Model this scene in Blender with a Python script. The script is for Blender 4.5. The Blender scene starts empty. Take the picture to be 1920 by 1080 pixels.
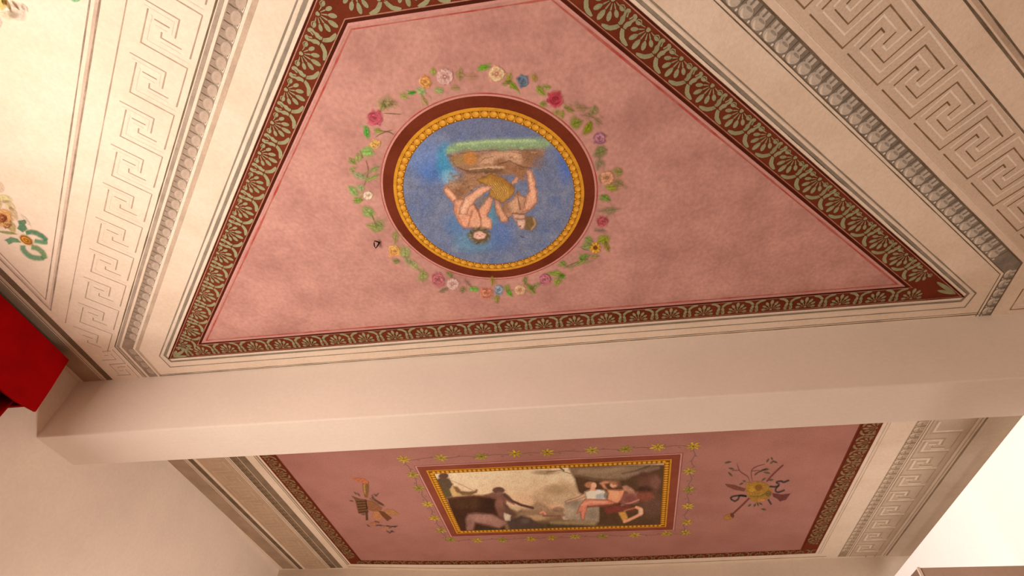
import bpy, math, random
import numpy as np
from mathutils import Matrix, Vector

random.seed(7)
rng = np.random.default_rng(11)
SC = bpy.context.scene
COL = SC.collection

# ------------------------------------------------------------------ camera
CAMZ = 1.5                       # eye height
ZC = 4.1                         # ceiling height
FPX = 1031.35                    # focal length in pixels of a 1920 wide frame
RW = np.array([[0.98843128, 0.14775145, 0.03425085],
               [-0.08660001, 0.73518914, -0.6723075],
               [-0.12451526, 0.66156363, 0.73947921]])   # rows: right, down, forward
cam_d = bpy.data.cameras.new('camera')
cam_d.sensor_width = 36.0
cam_d.lens = 36.0 * FPX / 1920.0
cam_d.clip_start = 0.05
cam = bpy.data.objects.new('camera', cam_d)
COL.objects.link(cam)
m = Matrix.Identity(4)
for i in range(3):
    m[i][0] = RW[0][i]; m[i][1] = -RW[1][i]; m[i][2] = -RW[2][i]
m[2][3] = CAMZ
cam.matrix_world = m
SC.camera = cam

# ------------------------------------------------------------------ world, lights, exposure
SC.view_settings.view_transform = 'Standard'
SC.view_settings.look = 'None'
SC.view_settings.exposure = 0.06
SC.view_settings.gamma = 1.0
SC.view_settings.use_curve_mapping = False
w = bpy.data.worlds.new('world'); SC.world = w; w.use_nodes = True
w.node_tree.nodes['Background'].inputs[0].default_value = (1.0, 0.82, 0.66, 1)
w.node_tree.nodes['Background'].inputs[1].default_value = 0.05


def area_light(name, loc, rot, sx, sy, power, color):
    d = bpy.data.lights.new(name, 'AREA'); d.shape = 'RECTANGLE'
    d.size = sx; d.size_y = sy; d.energy = power; d.color = color
    o = bpy.data.objects.new(name, d); COL.objects.link(o)
    o.location = loc; o.rotation_euler = rot
    return o


WARM = (1.0, 0.882, 0.772)
# daylight through the curtained window in the left wall (area lights shine along their -Z)
area_light('window_daylight', (-3.90, 0.25, 1.55), (0, -math.pi / 2, 0), 2.0, 2.6, 262, WARM)
# fill lights added to lift the room, not actual lamps
def point_light(name, loc, power, color, r=0.12):
    d = bpy.data.lights.new(name, 'POINT'); d.energy = power; d.color = color; d.shadow_soft_size = r
    o = bpy.data.objects.new(name, d); COL.objects.link(o); o.location = loc
    return o
point_light('near_fill_light', (-1.9, -0.6, 1.2), 4, WARM, 0.2)  # weak added fill for the near room
point_light('far_fill_light', (0.7, 4.9, 1.1), 60, WARM, 0.2)  # added fill for the far ceiling and beam underside
area_light('left_wall_fill_light', (-0.9, 4.8, 1.6), (0, math.radians(97), 0), 0.4, 0.4, 50, WARM)  # added light that brightens the far left wall
sp = bpy.data.lights.new('added_wall_spot', 'SPOT')  # added spot, hidden by the beam, makes the partition bright
sp.energy = 820; sp.color = (1.0, 0.95, 0.91); sp.spot_size = math.radians(39); sp.spot_blend = 0.12; sp.shadow_soft_size = 0.02
spo = bpy.data.objects.new('added_wall_spot', sp); COL.objects.link(spo)
spo.location = (-1.9, 3.5, 3.99)
spo.rotation_euler = (Vector((2.95, 4.85, 3.42)) - Vector(spo.location)).to_track_quat('-Z', 'Y').to_euler()


# ------------------------------------------------------------------ helpers
def U(px, py):
    """point of the ceiling plane seen at a pixel of the 1920x1080 photograph"""
    d = np.array([(px - 960) / FPX, (py - 540) / FPX, 1.0]) @ RW
    return (d[0] * (ZC - CAMZ) / d[2], d[1] * (ZC - CAMZ) / d[2])


def lin(c):
    c = np.asarray(c, float) / 255.0
    return np.where(c <= 0.04045, c / 12.92, ((c + 0.055) / 1.055) ** 2.4)


# illumination (linear) that falls on the near / far parts of the ceiling: photo colour -> paint colour
E_NEAR = np.array([0.88, 0.68, 0.565])
E_LEFT = np.array([1.16, 0.94, 0.81])
E_RIGHT = np.array([0.74, 0.55, 0.39])
E_FAR = np.array([0.64, 0.46, 0.36])


def alb(c, E):
    return np.clip(lin(c) / E, 0.004, 0.93)


def tag(o, label=None, cat=None, group=None, kind=None):
    if label: o['label'] = label
    if cat: o['category'] = cat
    if group: o['group'] = group
    if kind: o['kind'] = kind
    return o


def empty(name, loc, label=None, cat=None, group=None):
    o = bpy.data.objects.new(name, None); COL.objects.link(o); o.location = loc
    o.empty_display_size = 0.1
    return tag(o, label, cat, group)


def link(name, me, mat, parent=None):
    o = bpy.data.objects.new(name, me); COL.objects.link(o)
    if mat is not None and not me.materials: me.materials.append(mat)
    if parent is not None:
        o.parent = parent
        o.matrix_parent_inverse = Matrix.Translation(-parent.location)
    return o


MATS = {}


def paint(name, rgb, var=0.10, scale=6.0, rough=0.88, bump=0.15, rgb2=None, detail=5.0, thr=(0.42, 0.66), fine=0.05, fscale=90.0, spec=0.05):
    """matte paint / plaster: base colour with cloudy mottling, fine grain and light relief"""
    if name in MATS: return MATS[name]
    mt = bpy.data.materials.new(name); mt.use_nodes = True
    nt = mt.node_tree; N = nt.nodes; L = nt.links
    b = N['Principled BSDF']; b.inputs['Roughness'].default_value = rough
    b.inputs['Specular IOR Level'].default_value = spec
    tc = N.new('ShaderNodeTexCoord')
    n1 = N.new('ShaderNodeTexNoise'); n1.inputs['Scale'].default_value = scale; n1.inputs['Detail'].default_value = detail; n1.inputs['Roughness'].default_value = 0.62
    L.new(tc.outputs['Object'], n1.inputs['Vector'])
    r = N.new('ShaderNodeMapRange'); r.inputs[1].default_value = thr[0]; r.inputs[2].default_value = thr[1]
    L.new(n1.outputs['Fac'], r.inputs[0])
    mx = N.new('ShaderNodeMix'); mx.data_type = 'RGBA'
    rgb = np.asarray(rgb, float)
    c2 = np.asarray(rgb2, float) if rgb2 is not None else rgb * (1 - 2.2 * var)
    mx.inputs['A'].default_value = (*rgb, 1); mx.inputs['B'].default_value = (*c2, 1)
    L.new(r.outputs[0], mx.inputs['Factor'])
    n2 = N.new('ShaderNodeTexNoise'); n2.inputs['Scale'].default_value = fscale; n2.inputs['Detail'].default_value = 3
    L.new(tc.outputs['Object'], n2.inputs['Vector'])
    r2 = N.new('ShaderNodeMapRange'); r2.inputs[1].default_value = 0.3; r2.inputs[2].default_value = 0.7
    r2.inputs[3].default_value = 1 - fine * 2; r2.inputs[4].default_value = 1 + fine
    L.new(n2.outputs['Fac'], r2.inputs[0])
    mu = N.new('ShaderNodeMix'); mu.data_type = 'RGBA'; mu.blend_type = 'MULTIPLY'; mu.inputs['Factor'].default_value = 1
    L.new(mx.outputs['Result'], mu.inputs['A']); L.new(r2.outputs[0], mu.inputs['B'])
    L.new(mu.outputs['Result'], b.inputs['Base Color'])
    if bump:
        bp = N.new('ShaderNodeBump'); bp.inputs['Strength'].default_value = bump; bp.inputs['Distance'].default_value = 0.004
        L.new(n2.outputs['Fac'], bp.inputs['Height']); L.new(bp.outputs['Normal'], b.inputs['Normal'])
    MATS[name] = mt
    return mt


def pigment(name='pigment', worn=0.5, scale=75.0):
    """brush-laid paint whose colour and cover (alpha) are stored with the strokes"""
    if name in MATS: return MATS[name]
    mt = bpy.data.materials.new(name); mt.use_nodes = True
    nt = mt.node_tree; N = nt.nodes; L = nt.links
    b = N['Principled BSDF']; b.inputs['Roughness'].default_value = 0.85; b.inputs['Specular IOR Level'].default_value = 0.05
    at = N.new('ShaderNodeAttribute'); at.attribute_name = 'Col'
    tc = N.new('ShaderNodeTexCoord')
    n1 = N.new('ShaderNodeTexNoise'); n1.inputs['Scale'].default_value = scale; n1.inputs['Detail'].default_value = 4
    L.new(tc.outputs['Object'], n1.inputs['Vector'])
    r = N.new('ShaderNodeMapRange'); r.inputs[1].default_value = 0.3; r.inputs[2].default_value = 0.65
    r.inputs[3].default_value = 1 - worn; r.inputs[4].default_value = 1.0
    L.new(n1.outputs['Fac'], r.inputs[0])
    ma = N.new('ShaderNodeMath'); ma.operation = 'MULTIPLY'
    L.new(at.outputs['Alpha'], ma.inputs[0]); L.new(r.outputs[0], ma.inputs[1])
    r2 = N.new('ShaderNodeMapRange'); r2.inputs[1].default_value = 0.3; r2.inputs[2].default_value = 0.7
    r2.inputs[3].default_value = 0.8; r2.inputs[4].default_value = 1.12
    L.new(n1.outputs['Fac'], r2.inputs[0])
    mu = N.new('ShaderNodeMix'); mu.data_type = 'RGBA'; mu.blend_type = 'MULTIPLY'; mu.inputs['Factor'].default_value = 1
    L.new(at.outputs['Color'], mu.inputs['A']); L.new(r2.outputs[0], mu.inputs['B'])
    L.new(mu.outputs['Result'], b.inputs['Base Color'])
    L.new(ma.outputs[0], b.inputs['Alpha'])
    MATS[name] = mt
    return mt


LAY = 0.0004


def flat(name, polys, layer, mat, parent):
    """flat painted shapes lying on the ceiling; polys = lists of (x, y) in metres"""
    v = []; f = []
    z = ZC - layer * LAY
    for p in polys:
        a = sum(p[i][0] * p[(i + 1) % len(p)][1] - p[(i + 1) % len(p)][0] * p[i][1] for i in range(len(p)))
        q = list(p) if a < 0 else list(reversed(p))      # clockwise from above = facing down
        b = len(v)
        v += [(x, y, z) for x, y in q]; f.append(range(b, b + len(q)))
    me = bpy.data.meshes.new(name); me.from_pydata(v, [], [list(i) for i in f]); me.update()
    return link(name, me, mat, parent)


def ribbon(pts, width, closed=False, jit=0.0, sub=0.0):
    """quads of a line of the given width along pts (mitred)"""
    P = [np.array(p, float) for p in pts]
    if sub:
        Q = []
        n = len(P)
        for i in range(n if closed else n - 1):
            a, b = P[i], P[(i + 1) % n]
            k = max(1, int(np.linalg.norm(b - a) / sub))
            Q += [a + (b - a) * j / k for j in range(k)]
        if not closed: Q.append(P[-1])
        P = Q
    n = len(P); L = []; R = []
    for i in range(n):
        if closed: a, b = P[i - 1], P[(i + 1) % n]
        else: a, b = P[max(i - 1, 0)], P[min(i + 1, n - 1)]
        d1 = P[i] - a; d2 = b - P[i]
        l1 = np.linalg.norm(d1); l2 = np.linalg.norm(d2)
        d1 = d1 / l1 if l1 > 1e-9 else d2 / l2
        d2 = d2 / l2 if l2 > 1e-9 else d1
        t = d1 + d2; t /= max(np.linalg.norm(t), 1e-9)
        nn = np.array([-t[1], t[0]])
        wd = width[i] if hasattr(width, '__len__') else width
        k = wd / 2 / max(0.4, abs(nn @ np.array([-d1[1], d1[0]])))
        k *= 1 + jit * (random.random() * 2 - 1)
        L.append(tuple(P[i] + nn * k)); R.append(tuple(P[i] - nn * k))
    return [[L[i], L[(i + 1) % n], R[(i + 1) % n], R[i]] for i in range(n if closed else n - 1)]


def ring_band(outer, inner):
    n = len(outer)
    return [[outer[i], outer[(i + 1) % n], inner[(i + 1) % n], inner[i]] for i in range(n)]


def spline(P, k=5):
    if len(P) < 3 or len(P) > 15: return P
    Q = [P[0]] + list(P) + [P[-1]]; out = []
    for i in range(1, len(Q) - 2):
        a, b, c, d = Q[i - 1], Q[i], Q[i + 1], Q[i + 2]
        for j in range(k):
            t = j / k
            out.append(0.5 * (2 * b + (c - a) * t + (2 * a - 5 * b + 4 * c - d) * t * t + (3 * b - a - 3 * c + d) * t ** 3))
    return out + [P[-1]]


class Strokes:
    """soft-edged brush strokes in pixel or metre space, collected into one coloured mesh"""
    def __init__(s): s.v = []; s.f = []; s.c = []; s.k = 0

    def add(s, pts, faces, cols, base):
        b = len(s.v); s.k += 1
        z = ZC - base * LAY - s.k * 0.00003
        s.v += [(p[0], p[1], z) for p in pts]; s.c += cols
        s.f += [[b + i for i in f] for f in faces]

    def blob(s, c, rx, ry, ang, rgb, a=1.0, base=8, n=14, pointed=0.0, soft=0.35, px=True, wob=0.12, rgb2=None):
        """ellipse / leaf with soft rim; centre pixel c, radii px"""
        pts = [c]; cols = [(*rgb, a)]
        inner = []; outer = []
        for i in range(n):
            t = 2 * math.pi * i / n
            ex = math.cos(t); ey = math.sin(t)
            if pointed: ey *= (1 - pointed * abs(ex) ** 1.5)
            k = 1 + wob * (random.random() * 2 - 1)
            X = ex * rx * k; Y = ey * ry * k
            ca, sa = math.cos(ang), math.sin(ang)
            outer.append((c[0] + X * ca - Y * sa, c[1] + X * sa + Y * ca))
            inner.append((c[0] + (X * ca - Y * sa) * (1 - soft), c[1] + (X * sa + Y * ca) * (1 - soft)))
        pts = [c] + inner + outer
        r2 = rgb2 if rgb2 is not None else rgb
        cols = [(*rgb, a)] + [(*r2, a)] * n + [(*r2, 0.0)] * n
        fs = []
        for i in range(n):
            j = (i + 1) % n
            fs += [[0, 1 + i, 1 + j], [1 + i, 1 + n + i, 1 + n + j, 1 + j]]
        if px: pts = [U(*p) for p in pts]
        s.add(pts, fs, cols, base)

    def line(s, pts, width, rgb, a=1.0, base=8, px=True, taper=True):
        P = spline([np.array(p, float) for p in pts]); n = len(P); V = []; C = []; F = []
        for i in range(n):
            d = P[min(i + 1, n - 1)] - P[max(i - 1, 0)]; d /= max(np.linalg.norm(d), 1e-9)
            nn = np.array([-d[1], d[0]])
            k = width / 2 * ((0.35 + 0.65 * math.sin(math.pi * (i + 0.6) / (n + 0.2))) if taper else 1)
            for q, al in ((1.5, 0), (0.55, a), (-0.55, a), (-1.5, 0)):
                V.append(tuple(P[i] + nn * k * q)); C.append((*rgb, al))
        for i in range(n - 1):
            for j in range(3):
                F.append([i * 4 + j, i * 4 + j + 1, i * 4 + j + 5, i * 4 + j + 4])
        if px: V = [U(*p) for p in V]
        s.add(V, F, C, base)

    def poly(s, pts, rgb, a=1.0, base=8, px=True, soft=1.2):
        """filled polygon with a thin soft rim"""
        P = [np.array(p, float) for p in pts]; n = len(P)
        ar = sum(P[i][0] * P[(i + 1) % n][1] - P[(i + 1) % n][0] * P[i][1] for i in range(n))
        sg = 1 if ar > 0 else -1
        O = []
        for i in range(n):
            d = P[(i + 1) % n] - P[i - 1]; d /= max(np.linalg.norm(d), 1e-9)
            O.append(tuple(P[i] + sg * np.array([d[1], -d[0]]) * soft))
        V = [tuple(p) for p in P] + O
        F = [list(range(n))] + [[i, n + i, n + (i + 1) % n, (i + 1) % n] for i in range(n)]
        C = [(*rgb, a)] * n + [(*rgb, 0)] * n
        if px: V = [U(*p) for p in V]
        s.add(V, F, C, base)

    def build(s, name, parent, mat=None):
        me = bpy.data.meshes.new(name)
        fs = []
        for f in s.f:                                      # face downwards
            a = 0.0
            for i in range(len(f)):
                p, q = s.v[f[i]], s.v[f[(i + 1) % len(f)]]
                a += p[0] * q[1] - q[0] * p[1]
            fs.append(f if a < 0 else f[::-1])
        me.from_pydata(s.v, [], fs); me.update()
        ca = me.color_attributes.new('Col', 'FLOAT_COLOR', 'POINT')
        ca.data.foreach_set('color', np.array(s.c, np.float32).ravel())
        return link(name, me, mat or pigment(), parent)


def box(name, lo, hi, mat, parent=None, bevel=0.0, seg=3):
    x0, y0, z0 = lo; x1, y1, z1 = hi
    v = [(x0, y0, z0), (x1, y0, z0), (x1, y1, z0), (x0, y1, z0), (x0, y0, z1), (x1, y0, z1), (x1, y1, z1), (x0, y1, z1)]
    f = [(0, 3, 2, 1), (4, 5, 6, 7), (0, 1, 5, 4), (1, 2, 6, 5), (2, 3, 7, 6), (3, 0, 4, 7)]
    me = bpy.data.meshes.new(name); me.from_pydata(v, [], f); me.update()
    if bevel:
        import bmesh
        bm = bmesh.new(); bm.from_mesh(me)
        bmesh.ops.bevel(bm, geom=bm.edges[:], offset=bevel, segments=seg, affect='EDGES', profile=0.5)
        bm.to_mesh(me); bm.free()
        for p in me.polygons: p.use_smooth = False
    return link(name, me, mat, parent)


def strip_wall(name, pts, z0, z1, mat):
    """wall along a plan polyline, with thickness on its outer (left-hand) side"""
    n = len(pts); v = []; f = []
    th = 0.25
    for i in range(n):
        d = np.array(pts[min(i + 1, n - 1)]) - np.array(pts[max(i - 1, 0)]); d = d / np.linalg.norm(d)
        nn = np.array([-d[1], d[0]])
        p = np.array(pts[i]); q = p + nn * th
        v += [(*p, z0), (*p, z1), (*q, z0), (*q, z1)]
    for i in range(n - 1):
        a, b = 4 * i, 4 * i + 4
        f += [[a, b, b + 1, a + 1], [a + 2, a + 3, b + 3, b + 2], [a + 1, b + 1, b + 3, a + 3], [a, a + 2, b + 2, b]]
    f += [[0, 1, 3, 2], [4 * n - 4, 4 * n - 2, 4 * n - 1, 4 * n - 3]]
    me = bpy.data.meshes.new(name); me.from_pydata(v, [], f); me.update()
    return tag(link(name, me, mat), kind='structure')


# ------------------------------------------------------------------ setting
CREAM = np.array([0.845, 0.715, 0.585])
cream = paint('ceiling_plaster', CREAM, scale=2.3, rgb2=(0.76, 0.62, 0.48), thr=(0.46, 0.74), fine=0.03, fscale=55, bump=0.25)
wallm = paint('wall_plaster', (0.84, 0.72, 0.62), var=0.03, scale=1.5, fine=0.02, fscale=40, bump=0.12)
beamm = paint('beam_plaster', (0.84, 0.74, 0.65), var=0.02, scale=1.2, fine=0.015, fscale=40, bump=0.1)
whitem = paint('right_wall_white', (0.87, 0.83, 0.79), var=0.01, scale=1.2, fine=0.01, fscale=40, bump=0.05)
floorm = paint('floor_terracotta', (0.30, 0.18, 0.115), var=0.12, scale=3, fine=0.05)


def bow(x):
    return float(np.interp(x, [-4.1, -3.08, -2, -1.09, .5, 1.78, 2.25, 3.4], [0, 0, .09, .13, .1, .055, .03, .02]))


tag(box('floor', (-4.4, -4.6, -0.15), (3.6, 7.2, 0.0), floorm), kind='structure')
tag(box('ceiling', (-4.4, -4.6, ZC), (3.6, 7.2, ZC + 0.2), cream), kind='structure')
strip_wall('wall_left', [(-4.0, -4.6), (-4.0, 2.0), (-3.995, 3.0), (-3.955, 4.1), (-3.95, 5.1), (-4.0, 6.2), (-4.025, 7.1)], 0, ZC, wallm)
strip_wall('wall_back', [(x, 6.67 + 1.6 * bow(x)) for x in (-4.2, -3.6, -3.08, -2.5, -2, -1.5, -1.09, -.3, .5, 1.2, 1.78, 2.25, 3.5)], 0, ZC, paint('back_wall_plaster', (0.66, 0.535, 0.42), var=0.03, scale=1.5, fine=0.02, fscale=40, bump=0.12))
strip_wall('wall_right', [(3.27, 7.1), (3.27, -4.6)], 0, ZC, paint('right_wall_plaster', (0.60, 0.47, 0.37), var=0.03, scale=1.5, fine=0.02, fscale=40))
tag(box('wall_partition', (2.943, 3.33, 0), (3.04, 6.70, 3.84), whitem), kind='structure')
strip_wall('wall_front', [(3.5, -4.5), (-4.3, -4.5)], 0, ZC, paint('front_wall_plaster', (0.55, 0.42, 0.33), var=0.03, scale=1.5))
bm_o = box('trim_1', (-4.02, 2.92, 3.6), (3.28, 3.315, ZC + 0.01), beamm, bevel=0.011)
tag(bm_o, 'smooth cream plaster beam crossing the room under the painted ceiling', None, kind='structure')

# ------------------------------------------------------------------ red pelmet and curtain on the left wall
redm = paint('red_velvet', (0.36, 0.0015, 0.002), var=0.10, scale=4, rough=0.8, fine=0.04, fscale=200, bump=0.05)
redd = paint('red_velvet_lining', (0.16, 0.001, 0.002), var=0.1, scale=4, rough=0.9, fine=0.04, fscale=200, bump=0.05)
pel = empty('curtain_pelmet', (-3.9, 0.3, 3.58), 'bright red box pelmet above the curtain on the left wall', 'pelmet')
XF = -3.785


def pelmet_front():
    v = []; f = []
    n = 48; y0, y1 = -2.2, 2.595
    for i in range(n + 1):
        y = y0 + (y1 - y0) * i / n
        zb = 3.585 + 0.02 * math.sin(i * 0.9) + 0.045 * (max(0, (y - 2.2) / 0.4)) ** 2
        for x, z in ((XF, 4.035), (XF + 0.006 * math.sin(i * 0.7), 3.8), (XF, zb), (XF - 0.018, zb), (XF - 0.018, 4.035)):
            yy = y + (0.055 * (4.035 - z) / 0.45 if i == n else 0)
            v.append((x, yy, z))
    for i in range(n):
        for j in range(5):
            a = i * 5 + j; b = i * 5 + (j + 1) % 5
            f.append([a, b, b + 5, a + 5])
    f += [list(range(5))[::-1], [n * 5 + j for j in range(5)]]
    me = bpy.data.meshes.new('front_panel'); me.from_pydata(v, [], f); me.update()
    return me


link('front_panel', pelmet_front(), redm, pel)
box('end_panel', (-3.985, 2.575, 3.62), (XF - 0.018, 2.593, 4.035), redm, pel)
box('end_panel', (-3.985, -2.2, 3.62), (XF - 0.018, -2.182, 4.035), redm, pel)
box('top_panel', (-3.985, -2.18, 4.017), (XF - 0.018, 2.575, 4.035), redd, pel)


def curtain(y0, y1, label):
    v = []; f = []
    n = 90; rows = 14
    for r in range(rows + 1):
        z = 3.66 - 3.62 * r / rows
        for i in range(n + 1):
            y = y0 + (y1 - y0) * i / n
            x = -3.885 + 0.045 * math.sin(i * 0.75 + 0.4 * math.sin(r * 0.3)) + 0.012 * math.sin(i * 1.9)
            v.append((x, y, z))
    for r in range(rows):
        for i in range(n):
            a = r * (n + 1) + i
            f.append([a, a + n + 1, a + n + 2, a + 1])
    me = bpy.data.meshes.new('curtain'); me.from_pydata(v, [], f); me.update()
    for p in me.polygons: p.use_smooth = True
    o = link('curtain', me, redm)
    md = o.modifiers.new('thickness', 'SOLIDIFY'); md.thickness = 0.006
    return tag(o, label, 'curtain')


curtain(1.55, 2.55, 'pleated red curtain hanging below the end of the red pelmet')

# tall cabinet whose top corner shows in front of the bright right wall
cabm = paint('cabinet_beige', (0.60, 0.45, 0.36), var=0.05, scale=2, fine=0.02)
cabd = paint('cabinet_brown', (0.30, 0.20, 0.16), var=0.05, scale=2, fine=0.02)
trimm = paint('cabinet_trim', (0.90, 0.78, 0.70), var=0.02, fine=0.01)
cab = empty('tall_cabinet', (2.27, 3.9, 0), 'tall beige cabinet with pale corner trim below the bright white wall', 'cabinet')
box('front_panel', (1.605, 3.25, 0), (2.94, 3.27, 2.70), cabm, cab)
box('side_panel', (1.59, 3.262, 0), (1.612, 4.7, 2.70), cabd, cab)
box('corner_trim', (1.588, 3.246, 0), (1.601, 3.259, 2.703), trimm, cab)
box('top_panel', (1.612, 3.27, 2.66), (2.94, 4.7, 2.698), cabm, cab)

# added unseen spotlight behind the beam, put in to brighten the white partition
lampm = paint('lamp_metal', (0.05, 0.05, 0.05), var=0.05, rough=0.4)
lamp = empty('added_spotlight', (-2.0, 3.5, ZC), 'added unseen dark spotlight behind the beam, put in to brighten the white partition', 'lamp')
box('base', (-2.06, 3.44, ZC - 0.03), (-1.94, 3.56, ZC), lampm, lamp, bevel=0.005)
box('arm', (-2.01, 3.49, ZC - 0.08), (-1.99, 3.51, ZC - 0.03), lampm, lamp)
vv = []; ff = []
ax = (Vector((2.95, 4.85, 3.42)) - Vector(spo.location)).normalized(); s1 = ax.orthogonal().normalized(); s2 = ax.cross(s1)
cc = Vector(spo.location) - ax * 0.12
for k, (dd, rr) in enumerate(((-0.07, 0.03), (-0.06, 0.045), (0.09, 0.05), (0.09, 0.044), (-0.05, 0.038))):
    for i in range(20):
        t = i * math.pi / 10
        vv.append(tuple(cc + ax * dd + (s1 * math.cos(t) + s2 * math.sin(t)) * rr))
for k in range(4):
    for i in range(20):
        a = k * 20 + i; b = k * 20 + (i + 1) % 20
        ff.append([a, b, b + 20, a + 20])
ff += [list(range(20))[::-1], list(range(80, 100))]
hd = [Vector(spo.location) + Vector((ax.x, ax.y, 0)).normalized() * a + Vector((-ax.y, ax.x, 0)).normalized() * b for a, b in ((-0.02, -0.06), (0.62, -0.28), (0.62, 0.28), (-0.02, 0.06))]
hv = [(p.x, p.y, spo.location.z + 0.014) for p in hd] + [(p.x, p.y, spo.location.z + 0.018) for p in hd]
hm = bpy.data.meshes.new('spill_blocker'); hm.from_pydata(hv, [], [(0, 3, 2, 1), (4, 5, 6, 7), (0, 1, 5, 4), (1, 2, 6, 5), (2, 3, 7, 6), (3, 0, 4, 7)]); hm.update()
link('spill_blocker', hm, lampm, lamp)  # added plate that keeps the spot's spill off the ceiling
me = bpy.data.meshes.new('lamp_head'); me.from_pydata(vv, [], ff); me.update()
link('lamp_head', me, lampm, lamp)

# ------------------------------------------------------------------ painted ceiling: colours
S2 = math.sqrt(2)
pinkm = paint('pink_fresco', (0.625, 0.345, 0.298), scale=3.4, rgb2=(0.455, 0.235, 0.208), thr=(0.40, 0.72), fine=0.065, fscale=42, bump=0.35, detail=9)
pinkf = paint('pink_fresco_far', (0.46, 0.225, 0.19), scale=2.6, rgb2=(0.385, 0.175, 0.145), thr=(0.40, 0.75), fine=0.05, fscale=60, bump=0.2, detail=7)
maroon = paint('maroon_paint', (0.185, 0.040, 0.018), scale=5, rgb2=(0.13, 0.024, 0.010), thr=(0.4, 0.75), fine=0.06, fscale=120)
maroond = paint('dark_maroon_paint', (0.085, 0.018, 0.009), scale=5, var=0.1, fine=0.06)
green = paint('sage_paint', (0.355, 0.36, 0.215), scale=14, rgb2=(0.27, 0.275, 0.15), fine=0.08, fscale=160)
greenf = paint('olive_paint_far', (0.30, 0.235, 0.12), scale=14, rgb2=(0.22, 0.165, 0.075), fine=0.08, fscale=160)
rosel = paint('pale_rose_line', (0.52, 0.26, 0.19), scale=20, var=0.12)
redl = paint('red_line', (0.45, 0.06, 0.05), scale=9, rgb2=(0.50, 0.17, 0.14), thr=(0.35, 0.6))
greyp = paint('grey_paint', (0.325, 0.285, 0.225), scale=12, var=0.12, thr=(0.35, 0.7))
greyd = paint('dark_grey_brown_paint', (0.15, 0.115, 0.075), scale=12, rgb2=(0.26, 0.21, 0.15), thr=(0.4, 0.75))
linel = paint('brown_line_left', (0.28, 0.21, 0.16), scale=10, rgb2=(0.50, 0.39, 0.30), thr=(0.4, 0.72))
tanp = paint('tan_shade', (0.60, 0.47, 0.36), scale=8, var=0.08)
lightl = paint('cream_highlight', (0.87, 0.76, 0.63), scale=10, var=0.04)
brownb = paint('brown_band', (0.21, 0.145, 0.09), scale=8, var=0.12)
brownl = paint('light_brown_band', (0.40, 0.30, 0.21), scale=8, var=0.10)
eggb = paint('egg_band_ground', (0.30, 0.265, 0.22), scale=16, var=0.12)
eggl = paint('egg_pale', (0.62, 0.56, 0.48), scale=30, var=0.10)
eggm = paint('egg_shade', (0.40, 0.36, 0.30), scale=30, var=0.10)
eggbl = paint('egg_band_ground_left', (0.39, 0.305, 0.24), scale=16, var=0.10)
eggll = paint('egg_tan_left', (0.53, 0.43, 0.345), scale=30, var=0.08)
goldm = paint('gold_paint', (0.74, 0.36, 0.035), scale=20, var=0.10, rough=0.6)
goldl = paint('gold_light', (0.86, 0.50, 0.09), scale=40, var=0.08, rough=0.6)
goldd = paint('gold_shadow', (0.30, 0.12, 0.012), scale=20, var=0.1)


def PL(n0, t):
    n = n0 - 0.033 * (t + 2)
    return ((n + t) / S2, (n - t) / S2)


def PR(n0, t):
    n = n0 + 0.013 * (t - 2)
    return ((n + t) / S2, (t - n) / S2)


def xl(n0, c): return (S2 * (n0 - 0.066) - 0.967 * c) / 1.033
def xr(n0, c): return (S2 * (n0 - 0.026) + 1.013 * c) / 0.987


def trap(nl, nr, yb, yt):
    return [(xl(nl, yt), yt), (xl(nl, yb), yb), (xr(nr, yb), yb), (xr(nr, yt), yt)]


def unit_mesh(name, polys, S, W, mats):
    """mesh of a repeating motif: polys = (points in (s, w) metres, material index, sublayer)"""
    me = bpy.data.meshes.new(name); v = []; f = []; mi = []
    S = np.array(S); W = np.array(W)
    for pts, k, sub in polys:
        q = [tuple(S * a + W * b) for a, b in pts]
        ar = sum(q[i][0] * q[(i + 1) % len(q)][1] - q[(i + 1) % len(q)][0] * q[i][1] for i in range(len(q)))
        if ar > 0: q = q[::-1]
        b0 = len(v); v += [(x, y, -sub * 0.00008) for x, y in q]; f.append(list(range(b0, b0 + len(q)))); mi.append(k)
    me.from_pydata(v, [], f); me.update()
    for mt in mats: me.materials.append(mt)
    me.polygons.foreach_set('material_index', mi)
    return me


def place(name, me, x, y, layer, parent, rz=0.0):
    o = bpy.data.objects.new(name, me); COL.objects.link(o)
    o.location = (x, y, ZC - layer * LAY); o.rotation_euler = (0, 0, rz)
    o.parent = parent; o.matrix_parent_inverse = Matrix.Translation(-parent.location)
    return o


def ell(cx, cy, rx, ry, a=0.0, n=10, point=0.0):
    out = []
    for i in range(n):
        t = 2 * math.pi * i / n
        X = rx * math.cos(t); Y = ry * math.sin(t)
        if point: Y *= 1 - point * max(0, math.cos(t + math.pi)) ** 2
        out.append((cx + X * math.cos(a) - Y * math.sin(a), cy + X * math.sin(a) + Y * math.cos(a)))
    return out


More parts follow.
